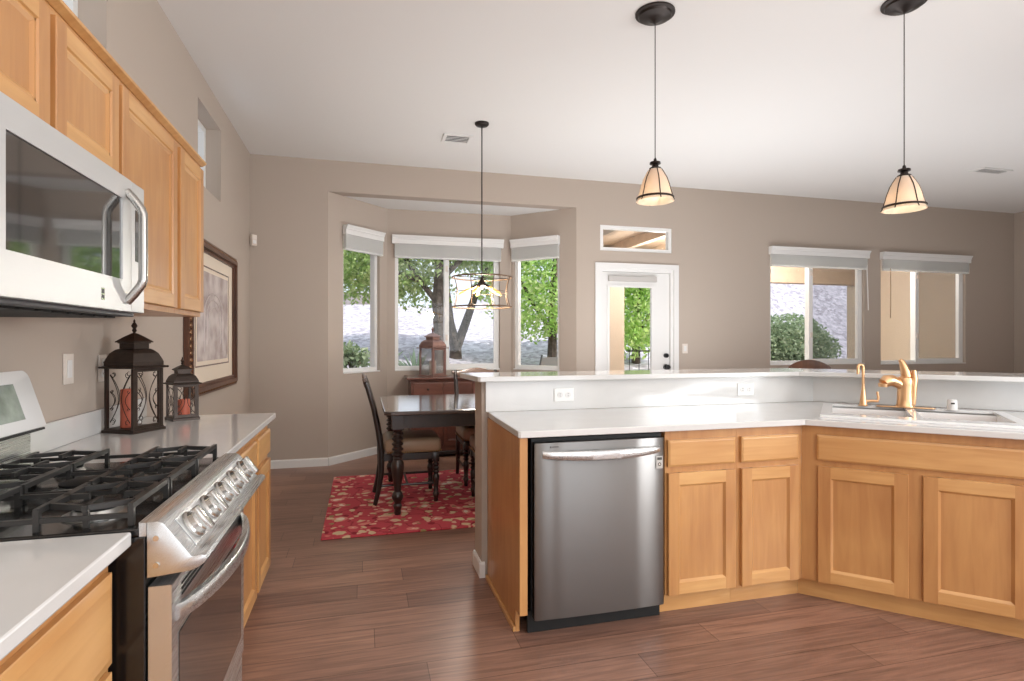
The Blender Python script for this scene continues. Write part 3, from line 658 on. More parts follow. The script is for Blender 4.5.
# rim: plate in xy built through the xz helper, turned flat
mb.T = Matrix.Translation((0, 0, CZ1)) @ Matrix.Rotation(R(-90), 4, 'X') @ Matrix.Diagonal((1, 1, -1, 1))
solid_holes(mb, -.425, .425, -.315, .315, [(a, b, c, d) for a, b, c, d in solid], -.012, -.0005)
bmesh.ops.recalc_face_normals(mb.bm, faces=mb.bm.faces)
mb.build('rim', pm('white_sink_enamel', (240, 240, 240), .12, coat=.4), sk)
for a, b, c, d in solid:
    q = MB()
    t = .008
    q.box((a-t, c-t, CZ1-.19), (b+t, d+t, CZ1-.18)); q.box((a-t, c-t, CZ1-.18), (a, d+t, CZ1-.001)); q.box((b, c-t, CZ1-.18), (b+t, d+t, CZ1-.001))
    q.box((a, c-t, CZ1-.18), (b, c, CZ1-.001)); q.box((a, d, CZ1-.18), (b, d+t, CZ1-.001))
    bs = q.build('basin', M['white_sink_enamel'] if 'white_sink_enamel' in M else bpy.data.materials['white_sink_enamel'], sk)
    MB().lathe([(.045, 0), (.045, .004), (.03, .003)], ((a+b)/2, (c+d)/2, CZ1-.18), 20).build('drain', 'chrome', bs, True)
SZ = CZ1 + .0125
# main faucet on its deck plate
FP = SO - d45*.016 + n45*.262
fc = thing('kitchen_faucet', (FP.x, FP.y, SZ), R(-45), 'champagne bronze pull-out faucet on a long deck plate behind the sink', 'faucet')
mb = MB(); pts = []
for i in range(32):
    a = 2*PI*i/32; pts.append((math.cos(a)*.022 + (.118 if math.cos(a) > 0 else -.118), math.sin(a)*.024))
mb.prism(pts, 0, .007, 'xy', .002); mb.build('deck_plate', 'gold', fc, True)
mb = MB(); mb.lathe([(.047, .0075), (.047, .014), (.042, .022), (.040, .05), (.039, .10), (.041, .135), (.042, .155), (.037, .172), (.018, .184)], (0, 0, 0), 24); mb.build('faucet_body', 'gold', fc, True)
mb = MB(); mb.tube([(-.010, -.006, .120), (-.045, -.024, .146), (-.070, -.040, .156), (-.092, -.054, .153), (-.106, -.064, .140)], [.024, .029, .033, .034, .028], 14); sp = mb.build('spout', 'gold', fc, True)
MB().lathe([(.0235, -.018), (.026, 0), (.020, .004)], (-.108, -.065, .138), 16).build('spray_head', 'gold', sp, True)
mb = MB(); mb.tube([(.006, 0, .176), (.002, .0, .205), (-.008, -.004, .238), (-.016, -.006, .262), (-.026, -.010, .272)], [.026, .025, .020, .015, .010], 12); mb.build('lever_handle', 'gold', fc, True)
mb = MB(); mb.tube([(.036, .0, .02), (.040, .0, .10), (.044, .0, .17), (.040, 0, .215)], [.014, .015, .016, .012], 10); mb.build('side_collar', 'gold', fc, True)
# filtered-water tap
WP = SO - d45*.219 + n45*.262
ft = thing('water_tap', (WP.x, WP.y, SZ), R(-45), 'slim champagne bronze drinking water tap with a bent lever, near the island bend', 'faucet')
MB().lathe([(.026, 0), (.026, .004), (.020, .008), (.017, .03), (.012, .075), (.0085, .11)], (0, 0, 0), 18).build('tap_base', 'gold', ft, True)
arc = [(0, 0, .10), (0, 0, .20)] + [(-.013 + .013*math.cos(a), -.007 + .007*math.cos(a), .225 + .016*math.sin(a)) for a in [PI*i/8 for i in range(9)]] + [(-.026, -.014, .205), (-.027, -.015, .185)]
MB().tube(arc, .0078, 10).build('gooseneck', 'gold', ft, True)
MB().tube([(.012, 0, .026), (.045, .004, .030), (.072, .008, .030), (.076, .008, .045), (.070, .008, .085)], [.009, .008, .008, .007, .006], 10).build('lever', 'gold', ft, True)
AP = SO + d45*.197 + n45*.266
ag = thing('air_gap_cap', (AP.x, AP.y, SZ), R(-45), 'short white dishwasher air gap cap standing behind the sink', 'air gap')
MB().lathe([(.028, 0), (.028, .004), (.024, .006), (.023, .05), (.019, .058)], (0, 0, 0), 20).build('cap', 'white', ag, True)
MB().box((-.009, -.0245, .034), (.009, -.0225, .042)).build('vent_slot', 'plate_dark', ag)
plate('wall_outlet', (1.11, 3.042, 1.0), 0, 'white horizontal socket on the backsplash above the dishwasher', 'outlet', 'socket', True)
plate('wall_outlet', (2.315, 3.042, 1.005), 0, 'white horizontal socket on the backsplash above the island drawers', 'outlet', 'socket', True)

# left wall: base cabinets and counters (local x -> world +Y, -y -> world +X)
LX = -.500
base_cabinet('maple base cabinet with drawer and door beside the oven, under the lanterns counter', (LX, 2.093, 0), R(90), .797, .60, std(.03, .775), hol(.03, .775), 'left wall base cabinets', rings=SHAKER)
base_cabinet('narrow maple base cabinet with drawer and door at the open end of the lanterns counter', (LX, 2.892, 0), R(90), .398, .60, std(.02, .375), hol(.02, .375), 'left wall base cabinets')
base_cabinet('maple base cabinet with drawer fronts under the short counter before the range', (LX, .515, 0), R(90), .80, .60,
             [('panel', .02, .662, .785, .845), ('panel', .02, .39, .785, .645), ('panel', .02, .11, .785, .373)], [(.04, .77, .68, .83), (.04, .77, .41, .63), (.04, .77, .13, .36)], 'left wall base cabinets')
for nm, y0, y1, lb in (('countertop', 2.095, 3.315, 'white quartz countertop carrying the two candle lanterns'), ('countertop', .30, 1.328, 'white quartz countertop in front of the range, closest to the camera')):
    c = thing(nm, (XL, y0, CZ0), 0, lb, 'countertop')
    MB().box((.004, 0, .0005), (-.462-XL, y1-y0, CZ1-CZ0), .004).build('slab', 'quartz', c)
    MB().box((.004, 0, CZ1-CZ0+.0005), (.022, y1-y0, CZ1-CZ0+.10), .003).build('upstand', 'quartz', c)

# upper cabinets
UX = -.772
def wall_cabinet(label, y0, y1, z0, z1, doors, group='wall cabinets over the range wall'):
    o = thing('wall_cabinet', (UX, y0, z0), R(90), label, 'wall cabinet', group); wd = y1-y0; h = z1-z0
    carcass(o, wd, .325, 0, h, mat='maple_edge')
    MB().box((.018, .02, h-.018), (wd-.018, .325, h)).build('top_panel', 'maple_edge', o)
    mb = MB(); solid_holes(mb, 0, wd, 0, h, [(a+.02, b-.02, .035, h-.05) for a, b in doors], 0, .02); mb.build('face_frame', 'wood_v', o)
    for a, b in doors: MB().door(a, .022, b, h-.028, -.0195, RAISED).build('door', 'wood_v', o)
    return o
wall_cabinet('short maple wall cabinet with two doors directly above the microwave', 1.305, 2.075, 1.805, 2.165, [(.012, .348), (.376, .758)])
wall_cabinet('tall maple wall cabinet with one wide door next to the microwave', 2.077, 2.672, 1.425, 2.165, [(.012, .572)])
wall_cabinet('narrow tall maple wall cabinet at the end of the row, by the framed print', 2.674, 3.066, 1.425, 2.165, [(.020, .376)])
tag(MB().prism([(XL+.01, 2.1655), (UX+.004, 2.1655), (UX+.010, 2.170), (UX+.022, 2.178), (UX+.024, 2.186), (XL+.01, 2.186)], 1.29, 3.085, 'xz').build('crown_moulding', 'wood_h'),
    'maple crown moulding along the tops of the wall cabinets', 'moulding')

# ------------------------------------------------------------------ microwave  (local x -> +Y, -y -> +X)
mw = thing('microwave', (-.690, 1.305, 1.386), R(90), 'stainless over-the-range microwave with black window and bowed handle', 'microwave')
W_, H_ = .768, .414
MB().box((0, .025, 0), (W_, .405, H_), .002).build('case', pm('grey_case', (70, 70, 72), .5), mw)
mb = MB(); solid_holes(mb, .0, .662, .012, H_-.002, [(.035, .600, .105, .345)], -.004, .024); mb.build('door_frame', 'steel_w', mw)
MB().box((.034, .0, .104), (.601, .012, .346)).build('door_window', 'black_glass', mw)
MB().box((.664, -.004, .012), (W_, .024, H_-.002), .002).build('control_strip', 'steel_w', mw)
MB().box((.692, -.0052, .17), (.742, -.0042, .33), .0004).build('display', 'black_glass', mw)
hp = [(.628, -.004, .040)] + [(.628, -.006-.042*min(1, math.sin(PI*t)*1.9)**.9, .042+.328*t) for t in [i/20 for i in range(21)]] + [(.628, -.004, .372)]
MB().tube(hp, .0125, 10).build('handle', 'steel_v', mw, True)
mb = MB()
for i in range(9): mb.box((.06+.075*i, .06, -.006), (.12+.075*i, .36, -.0005))
mb.build('bottom_grille', 'black_matte', mw)
lg = MB(); lg.box((.455, -.0056, .035), (.475, -.0042, .068), .0004); lg.build('badge', 'chrome', mw)
lg = MB(); lg.box((.4585, -.0064, .053), (.4715, -.0057, .064)); lg.box((.4585, -.0064, .039), (.4715, -.0057, .049)); lg.build('badge_print', 'plate_dark', mw)
lamp = MB().box((.08, .12, -.009), (.17, .20, -.0065)).build('cooktop_lamp', pm('microwave_lamp_glow', (255, 240, 215), .3, emit=(255, 236, 205), estr=3), mw)

# ------------------------------------------------------------------ range
RY0, RW = 1.336, .752
rg = thing('gas_range', (-.440, RY0, 0), R(90), 'stainless gas range with black cooktop, five knobs and a touch screen backguard', 'stove')
MB().box((.0, .0, .03), (RW, .615, .900), .003).build('body', 'black', rg)
mb = MB(); mb.box((.0, .012, .9005), (RW, .560, .918), .004)
mb.build('cooktop', 'black', rg)
# raised stainless border of the cooktop front
MB().prism([(-.002, .9005), (-.002, .928), (.012, .930), (.0115, .9005)], 0, RW, 'yz').build('cooktop_lip', 'steel_h', rg)
# control panel, profile in yz
mb = MB(); prof = [(-.003, .815), (-.003, .929), (.0, .930)]
prof = [(-.0025, .812), (-.086, .820), (-.100, .826), (-.112, .834), (-.117, .842), (-.113, .850), (-.104, .853), (-.092, .850), (-.086, .852), (-.036, .922), (-.030, .927), (-.022, .929), (-.0025, .929)]
mb.prism(prof, .0, RW, 'yz', .002); cp = mb.build('control_panel', 'steel_h', rg, True)
sl = Vector((0, -.050, -.070)); sl_n = Vector((0, -.070, .050)).normalized()
# recessed knob bed
c0 = Vector((0, -.061, .887))
mb = MB(); u_ = sl.normalized()
for x0, x1 in ((.05, RW-.05),):
    q = [Vector((x0, 0, 0))+c0 - u_*.036 + sl_n*.001, Vector((x1, 0, 0))+c0 - u_*.036 + sl_n*.001, Vector((x1, 0, 0))+c0 + u_*.036 + sl_n*.001, Vector((x0, 0, 0))+c0 + u_*.036 + sl_n*.001]
    lo = [mb._v(p) for p in q]; hi = [mb._v(p + sl_n*.002) for p in q]
    fs = [mb.bm.faces.new(lo), mb.bm.faces.new(hi)] + [mb.bm.faces.new((lo[i], lo[(i+1)%4], hi[(i+1)%4], hi[i])) for i in range(4)]
    bmesh.ops.recalc_face_normals(mb.bm, faces=fs)
mb.build('knob_bed', 'steel_w', cp)
Rk = sl_n.to_track_quat('Z', 'Y').to_matrix().to_4x4()
for i in range(5):
    xk = .095 + i*(RW-.19)/4
    mb = MB(); mb.T = Matrix.Translation(c0 + Vector((xk, 0, 0)) + sl_n*.004) @ Rk
    mb.lathe([(.034, 0), (.034, .005), (.030, .009), (.029, .020), (.026, .023)], (0, 0, 0), 24)
    mb.box((-.013, -.031, .016), (.013, .031, .034), .004)
    kb = mb.build('knob', 'knob', rg, True)
# oven door
mb = MB(); solid_holes(mb, .004, RW-.004, .26, .792, [(.055, RW-.055, .33, .665)], -.048, -.004)
mb.build('oven_door', 'steel_h', rg)
MB().box((.050, -.050, .325), (RW-.050, -.02, .670), .002).build('oven_window', 'black_glass', rg)
mb = MB()
for i in range(3):
    mb.box((.07, -.0500, .742+.012*i), (RW-.07, -.0483, .747+.012*i))
mb.build('vent_slots', 'black_matte', rg)
bow_bar('oven_handle', .035, RW-.035, .735, -.048, .062, (.034, .040), 'steel_h', rg, th=.020)
mb = MB(); mb.box((.004, -.044, .085), (RW-.004, -.004, .252), .004); mb.build('storage_drawer', 'steel_h', rg)
MB().box((.01, .02, .0), (RW-.01, .06, .03)).build('toe_base', 'black_matte', rg)
mb = MB()
for z in (.838, .895): mb.lathe([(.006, -.003), (.006, -.0001)], (0, -.020, z), 12, 'x')
mb.build('side_screws', 'chrome', rg)
# backguard
bgd = MB(); bgd.box((-.0, .563, .918), (RW, .612, 1.03), .003); bgd.build('backguard_base', 'steel_h', rg)
T = Matrix.Translation((0, .520, 1.042)) @ Matrix.Rotation(R(-17), 4, 'X')
mb = MB(); mb.T = T
pts = [(-.002, 0), (RW+.002, 0), (RW+.002, .12)] + [(RW+.002-.03+.03*math.cos(a), .155+.03*math.sin(a)) for a in [PI/2*i/6 for i in range(7)]] + [(.028+.03*math.cos(a), .155+.03*math.sin(a)) for a in [PI/2+PI/2*i/6 for i in range(7)]]
mb.prism(pts, 0, .03, 'xz', .004); bk = mb.build('backguard', pm('white_steel_backguard', (238, 238, 237), .2, 0.1), rg, True)
mb = MB(); mb.T = T; mb.box((.12, -.0025, .035), (RW-.10, -.0005, .145)); mb.build('touch_screen', 'lcd', bk)
mb = MB(); mb.T = T; mb.box((.02, -.002, -.008), (RW-.02, .028, -.0008)); mb.build('backguard_gap', 'black_matte', bk)
# burners
for bx, by, br in ((.135, .14, .045), (.135, .40, .036), (RW/2, .27, .05), (RW-.135, .14, .052), (RW-.135, .40, .034)):
    mb = MB(); mb.lathe([(br+.022, .9185), (br+.022, .921), (br+.006, .924), (br, .934)], (bx, by, 0), 24); b1 = mb.build('burner', 'alu', rg, True)
    MB().lathe([(br*.95, .9345), (br*.98, .941), (br*.8, .945), (0.001, .946)], (bx, by, 0), 24).build('burner_cap', 'black_matte', b1, True)
# grates: three cast sections
def grate(x0, x1):
    mb = MB(); zt, zb, t, h = .960, .9185, .0095, .012; y0, y1 = .035, .535; xm = (x0+x1)/2; hw = (x1-x0)/2
    for y in (y0, .205, .345, y1):
        mb.bar((x0, y, zt), (x1, y, zt), t, h)
        for x in (x0+.006, x1-.006): mb.bar((x, y, zb), (x, y, zt), .011, .011)
    for x in (x0+.006, x1-.006):
        mb.bar((x, y0, zt-.020), (x, y1, zt-.020), t*.9, .010)
    for cy, ry in ((.120, .085), (.440, .095)):
        for sx in (-1, 1):       # chevrons reaching in over the burner
            mb.bar((xm+sx*hw, cy, zt), (xm+sx*.035, cy, zt), t, h)
            mb.bar((xm+sx*hw*.62, cy-ry*.9, zt), (xm+sx*hw*.9, cy, zt), t*.9, h); mb.bar((xm+sx*hw*.62, cy+ry*.9, zt), (xm+sx*hw*.9, cy, zt), t*.9, h)
            mb.bar((xm+sx*hw*.9, cy, zb), (xm+sx*hw*.9, cy, zt), .010, .010)
        for sy in (-1, 1):
            mb.bar((xm, cy+sy*ry, zt), (xm, cy+sy*.035, zt), t, h); mb.bar((xm-hw*.62, cy+sy*ry*.9, zt), (xm+hw*.62, cy+sy*ry*.9, zt), t*.9, h)
    return mb.build('grate', 'iron', rg)
grate(.022, .252); grate(.262, .490); grate(.500, .730)

# ------------------------------------------------------------------ lanterns and candles
def pyramid(mb, prof, c):      # square lathe
    rows = []
    for r, z in prof: rows.append([mb._v((c[0]+sx*r, c[1]+sy*r, c[2]+z)) for sx, sy in ((-1,-1),(1,-1),(1,1),(-1,1))])
    fs = []
    for A, B in zip(rows, rows[1:]):
        for k in range(4): fs.append(mb.bm.faces.new((A[k], A[(k+1)%4], B[(k+1)%4], B[k])))
    fs.append(mb.bm.faces.new(list(reversed(rows[0])))); fs.append(mb.bm.faces.new(rows[-1]))
    bmesh.ops.recalc_face_normals(mb.bm, faces=fs)
def scroll(mb, T, x0, z0, sx, w_, h, r):
    # a slender C-scroll with curled ends, in the xz plane, arching toward the pane's middle
    mb.T = T; pts = []
    for i in range(15):
        t = i/14; pts.append((x0 + sx*w_*math.sin(PI*t)**1.0, 0, z0 + h*t))
    mb.tube(pts, r, 5)
    for end, sgn in ((0, 1), (1, -1)):
        cz = z0 + h*end; q = []
        for i in range(13):
            a = 2.0*PI*i/12*0.8; rad = w_*.32*(1-.55*i/12)
            q.append((x0 + sx*(w_*.32) - sx*rad*math.cos(a), 0, cz + sgn*rad*math.sin(a) - 0*h))
        mb.tube(q, r*.9, 5)
def lantern(name, loc, rz, hw, H, label, metal, scrolls=True, glazed=False, roof_mat=None):
    o = thing(name, loc, rz, label, 'lantern'); k = hw
    roof = roof_mat or metal
    zb, zp = .018, H*.56          # base top, post top
    mb = MB(); pyramid(mb, [(k, .0), (k, .010), (k*.93, .014), (k*.93, zb)], (0,0,0)); mb.build('base', metal, o)
    p = k*.84; t = k*.075
    for sx in (-1, 1):
        for sy in (-1, 1): MB().box((sx*p-t, sy*p-t, zb), (sx*p+t, sy*p+t, zp)).build('post', metal, o)
    mb = MB(); solid_holes(mb, -p, p, zb, zp, [(-p+.2*k, p-.2*k, zb+.16*k, zp-.16*k)], -p-t*.7, -p+t*.7)
    mb.build('door_frame', metal, o)
    mb = MB(); pyramid(mb, [(k*.9, zp), (k*1.06, zp+.002), (k*1.08, zp+.008), (k*.95, zp+.012)], (0,0,0))
    for sx in (-1, 1):
        for sy in (-1, 1): mb.sphere((sx*k*1.06, sy*k*1.06, zp+.006), k*.06, u=8, v=6)
    mb.build('eave', metal, o)
    mb = MB(); pyramid(mb, [(k*.93, zp+.0125), (k*.93, zp+.03*H/.5), (k*.88, zp+H*.085), (k*.76, zp+H*.135), (k*.60, zp+H*.165), (k*.50, zp+H*.175)], (0,0,0)); mb.build('roof', roof, o)
    z2 = zp+H*.1755
    mb = MB(); pyramid(mb, [(k*.46, z2), (k*.46, z2+H*.045), (k*.52, z2+H*.047), (k*.52, z2+H*.055)], (0,0,0)); mb.build('vent_collar', metal, o)
    z3 = z2+H*.0555
    mb = MB(); pyramid(mb, [(k*.60, z3), (k*.60, z3+.004), (k*.33, z3+H*.05), (k*.12, z3+H*.078), (k*.05, z3+H*.085)], (0,0,0)); mb.build('cap', roof, o)
    z4 = z3+H*.0853; f = H-z4
    MB().lathe([(k*.05, z4), (k*.12, z4+f*.18), (k*.07, z4+f*.3), (k*.15, z4+f*.5), (k*.1, z4+f*.66), (k*.04, z4+f*.78), (k*.06, z4+f*.86), (.0008, H)], (0,0,0), 12).build('finial', metal, o, True)
    if scrolls:
        for q in range(4):
            T = Matrix.Rotation(R(90*q), 4, 'Z') @ Matrix.Translation((0, -p, 0))
            mb = MB(); hgt = (zp-zb)
            for sx in (-1, 1):
                scroll(mb, T, sx*p*.74, zb+hgt*.1, -sx, p*.62, hgt*.8, max(.0016, k*.02))
                scroll(mb, T, sx*p*.74, zb+hgt*.32, -sx, p*.34, hgt*.3, max(.0014, k*.018))
            mb.build('scrollwork', metal, o)
    if glazed:
        g = MB()
        for q in range(4):
            g.T = Matrix.Rotation(R(90*q), 4, 'Z'); g.box((-p+t, -p-.0015, zb+.002), (p-t, -p+.0015, zp-.002))
        g.build('glass', 'lantern_glass', o)
    return o
def candle(loc, r, h, label, mat='candle'):
    o = thing('pillar_candle', loc, 0, label, 'candle')
    MB().lathe([(r*.98, 0), (r, .004), (r, h-.006), (r*.93, h), (r*.8, h-.003), (.004, h-.008)], (0,0,0), 22).build('wax', mat, o, True)
    MB().tube([(0, 0, h-.009), (.001, 0, h+.004), (.004, 0, h+.010)], .0013, 5).build('wick', 'black_matte', o)
LZ = CZ1 + .0005
lantern('candle_lantern', (-.966, 2.805, LZ), R(62), .083, .488, 'taller bronze lantern with scrollwork sides on the white counter', 'bronze')
candle((-.985, 2.80, LZ+.0185), .032, .165, 'tall terracotta pillar candle inside the taller lantern')
lantern('candle_lantern', (-.875, 3.155, LZ), R(34), .061, .312, 'smaller bronze lantern standing by the counter end', 'bronze')
candle((-.868, 3.155, LZ+.0185), .027, .082, 'short orange pillar candle inside the smaller lantern')

# ------------------------------------------------------------------ framed print on the left wall (local x -> +Y, -y -> +X)
PY0, PY1, PZ0, PZ1 = 4.00, 5.40, .93, 2.02
pf = thing('framed_print', (XL, PY0, PZ0), R(90), 'large framed print with cream mat in a carved dark frame on the wall', 'framed picture')
w_, h_ = PY1-PY0, PZ1-PZ0
mb = MB()
for d, a0, a1 in ((0, .0, .03), (1, .03, .06), (2, .06, .085)):
    solid_holes(mb, a0, w_-a0, a0, h_-a0, [(a1, w_-a1, a1, h_-a1)], (-.035, -.05, -.03)[d], -.002)
mb.build('frame', 'frame', pf)
mb = MB()
for i in range(30):
    for z in (.03, h_-.03): mb.sphere((.03+(w_-.06)*i/29, -.036, z), .017, sx=1.1, sy=.6, u=8, v=5)
for i in range(1, 23):
    for x in (.03, w_-.03): mb.sphere((x, -.036, .03+(h_-.06)*i/23), .017, sy=.6, sz=1.1, u=8, v=5)
mb.build('carved_beading', 'bead', pf, True)
MB().box((.08, -.014, .08), (w_-.08, -.004, h_-.08)).build('mat', 'mat_board', pf)
pr = MB().box((.255, -.017, .235), (w_-.255, -.0145, h_-.215)).build('print', 'print', pf)
mb = MB(); solid_holes(mb, .215, w_-.215, .195, h_-.175, [(.225, w_-.225, .205, h_-.185)], -.0155, -.0142); mb.build('mat_line', 'print_dark', pf)
mb = MB()      # an arched hall receding in the print: nested plain arches
for i, s in enumerate((1.0, .72, .48)):
    cx = w_/2; b0 = .30+.05*i; hw = .27*s; top = h_-.36-.05*i
    pts = [(cx-hw, -.0178, b0), (cx-hw, -.0178, top-hw*.6)] + [(cx+hw*math.cos(a), -.0178, top-hw*.6+hw*.6*math.sin(a)) for a in [PI-PI*j/10 for j in range(11)]] + [(cx+hw, -.0178, b0)]
    mb.tube(pts, .006-.0015*i, 5, flat=.5)
mb.build('print_arches', 'print_light', pr)

# ------------------------------------------------------------------ dining set
tag(MB().box((-.268, 3.885, .001), (2.25, 5.63, .012), .004).build('area_rug', 'rug'), 'red floral area rug under the dining table', 'rug')
RG = .0125
TX0, TX1, TY0, TY1 = .150, 1.86, 4.19, 5.42
tb = thing('dining_table', ((TX0+TX1)/2, (TY0+TY1)/2, RG), 0, 'dark wood dining table with turned legs on the red rug', 'table')
hx, hy = (TX1-TX0)/2, (TY1-TY0)/2
mb = MB(); c = .05
mb.prism([(-hx+c, -hy), (hx-c, -hy), (hx, -hy+c), (hx, hy-c), (hx-c, hy), (-hx+c, hy), (-hx, hy-c), (-hx, -hy+c)], .747, .778, 'xy', .008)
mb.build('table_top', 'dark_wood_h', tb)
mb = MB()
for y in (-hy+.10, hy-.10): mb.box((-hx+.10, y-.012, .640), (hx-.10, y+.012, .7465), .002)
for x in (-hx+.10, hx-.10): mb.box((x-.012, -hy+.115, .640), (x+.012, hy-.115, .7465), .002)
mb.build('apron', 'dark_wood', tb)
LEG = [(.022, 0), (.026, .012), (.024, .03), (.030, .045), (.034, .06), (.024, .075), (.030, .09), (.040, .105), (.043, .125), (.034, .145), (.024, .155), (.028, .165), (.026, .175), (.032, .21), (.042, .27), (.048, .31), (.046, .345), (.032, .365), (.036, .375), (.028, .385)]
LEG = [(r, z*1.12) for r, z in LEG]; z = .431
for i in range(5): LEG += [(.030, z+.004), (.043, z+.014), (.043, z+.023), (.030, z+.034)]; z += .038
LEG += [(.036, z+.006), (.044, z+.015)]
def tleg(x, y):
    mb = MB(); mb.lathe(LEG, (x, y, 0), 20); mb.box((x-.045, y-.045, z+.0155), (x+.045, y+.045, .7465), .003, 1)
    return mb.build('leg', 'dark_wood', tb, True)
for x in (-hx+.10, hx-.10):
    for y in (-hy+.10, hy-.10): tleg(x, y)

CL = [(.015, 0), (.018, .01), (.016, .03), (.024, .05), (.026, .065), (.017, .08), (.022, .09), (.018, .10), (.022, .14), (.028, .19), (.026, .21), (.018, .225), (.027, .24), (.018, .255), (.027, .27), (.018, .285), (.027, .30), (.018, .315), (.025, .325)]
def chair(label, loc, rz):
    o = thing('dining_chair', loc, rz, label, 'chair', 'dining chairs around the dark table')
    for sx in (-1, 1):
        mb = MB(); x = sx*.195
        mb.lathe(CL, (x, -.225, 0), 14); mb.box((x-.025, -.25, .325), (x+.025, -.20, .40), .003); mb.build('front_leg', 'dark_wood', o, True)
        mb = MB(); mb.tube([(x, .2535, .0045), (x, .225, .12), (x, .205, .25), (x, .205, .42), (x, .225, .58), (x*1.02, .262, .76), (x*1.04, .31, .93), (x*1.04, .335, 1.0)], [.017, .019, .022, .025, .024, .022, .020, .018], 10)
        mb.build('back_post', 'dark_wood', o, True)
    mb = MB(); mb.box((-.17, -.243, .345), (.17, -.213, .40), .003); mb.box((-.17, .19, .345), (.17, .22, .40), .003)
    for sx in (-1, 1): mb.box((sx*.195-.015, -.20, .345), (sx*.195+.015, .19, .40), .003)
    mb.build('seat_rail', 'dark_wood', o)
    mb = MB(); mb.box((-.228, -.268, .4005), (.228, .183, .520), .042, 5); mb.build('seat_cushion', 'leather', o, True)
    mb = MB()
    for i in range(22):
        mb.sphere((-.205+.41*i/21, -.266, .412), .0065, u=6, v=4)
        for sx in (-1, 1): mb.sphere((sx*.226, -.245+.40*i/21, .412), .0065, u=6, v=4)
    mb.build('nailheads', 'nail', o, True)
    # yoke-shaped crest rail
    top = []; bot = []
    for i in range(25):
        t = -1+2*i/24; x = t*.238
        top.append((x, 1.005 + .022*math.cos(t*PI*1.0) + .018*abs(t)**6 - .0*abs(t))); bot.append((x, .935 + .018*math.cos(t*PI*2.0)*(1-abs(t)*.3) + .03*abs(t)**4))
    mb = MB(); mb.T = Matrix.Translation((0, .327, 0)) @ Matrix.Translation((0, 0, .96)) @ Matrix.Rotation(R(-12), 4, 'X') @ Matrix.Translation((0, 0, -.96))
    mb.prism(top + list(reversed(bot)), -.016, .016, 'xz', .005); mb.build('crest_rail', 'crest', o, True)
    mb = MB(); mb.T = Matrix.Translation((0, .225, .565)) @ Matrix.Rotation(R(-14.5), 4, 'X'); mb.box((-.172, -.018, .0), (.172, .014, .165), .012, 3); mb.build('back_pad', 'leather', o, True)
    mb = MB(); mb.bar((-.185, .258, .75), (.185, .258, .75), .022, .03); mb.build('back_rail', 'dark_wood', o)
    mb = MB(); mb.tube([(-.195, -.225, .15), (-.195, .217, .15)], .010, 8); mb.tube([(.195, -.225, .15), (.195, .217, .15)], .010, 8); mb.tube([(-.185, 0, .15), (.185, 0, .15)], .010, 8); mb.build('stretcher', 'dark_wood', o, True)
    return o
c0_ = chair('dark dining chair at the table end by the bare corner wall', (.345, 4.76, RG), R(90))
dup(c0_, (1.085, 4.40, RG), R(180), 'dark dining chair half hidden behind the half-height wall, with its back to the kitchen')
dup(c0_, (1.085, 5.20, RG), R(0), 'dark dining chair with scalloped crest rail, standing in front of the sideboard')

# sideboard under the bay window
sb = thing('sideboard', (1.03, 6.52, 0), 0, 'reddish brown sideboard under the bay window carrying the copper lantern', 'sideboard')
mb = MB(); mb.prism([(-.565, -.245), (.565, -.245), (.565, .235), (-.565, .235)], .875, .90, 'xy', .008); mb.build('top', 'cherry', sb)
MB().box((-.53, -.205, .852), (.53, .225, .8745), .006).build('cornice', 'cherry', sb)
MB().box((-.515, -.19, .07), (.515, .225, .8515), .003).build('case', 'cherry', sb)
for i in range(3):
    x0 = -.49+.33*i
    MB().box((x0, -.206, .70), (x0+.32, -.1905, .835), .003).build('drawer', 'cherry', sb)
    MB().door(x0, .13, x0+.32, .68, -.2095, RAISED).build('door', 'cherry', sb)
    MB().lathe([(.006, -.218), (.013, -.230), (.0015, -.234)], (x0+.16, 0, .767), 12, 'y', cap=True).build('knob', 'bronze_dark', sb, True)
mb = MB(); mb.box((-.53, -.205, .03), (.53, .225, .0695), .006); mb.build('plinth', 'dark_wood', sb)
for sx in (-1, 1):
    for sy in (-.16, .18): MB().lathe([(.02, 0), (.032, .012), (.028, .0295)], (sx*.48, sy, 0), 14).build('foot', 'dark_wood', sb, True)
lantern('copper_lantern', (.775, 6.50, .9005), R(38), .118, .57, 'copper-roofed glass lantern on the sideboard before the bay window', 'copper', scrolls=False, glazed=True)
candle((.775, 6.50, .919), .04, .16, 'pale pillar candle inside the copper lantern', 'cream')

# ------------------------------------------------------------------ ceiling lights
ch = thing('drum_chandelier', (1.0, 4.81, 0), 0, 'open wire drum chandelier with amber bulbs above the dining table', 'chandelier')
MB().lathe([(.062, ZC-.001), (.062, ZC-.012), (.05, ZC-.024), (.012, ZC-.030)], (0,0,0), 24).build('canopy', 'bronze_dark', ch, True)
MB().tube([(0, 0, ZC-.02), (0, 0, 1.835)], .0055, 8).build('rod', 'bronze_dark', ch, True)
MB().lathe([(.006, 1.865), (.011, 1.86), (.013, 1.835), (.02, 1.825), (.045, 1.795), (.055, 1.785), (.03, 1.78), (.012, 1.765), (.004, 1.75)], (0,0,0), 18).build('hub', 'bronze', ch, True)
ZT, ZB_, RT = 1.858, 1.602, .258
ring = lambda r, z: [(r*math.cos(2*PI*i/40), r*math.sin(2*PI*i/40), z) for i in range(40)]
for nm, r, z, q in (('top_ring', RT, ZT, .0075), ('bottom_ring', RT, ZB_, .0075), ('middle_ring', RT*.9, (ZT+ZB_)/2, .003)):
    MB().tube(ring(r, z), q*.85, 8, closed=True).build(nm, 'cage', ch, True)
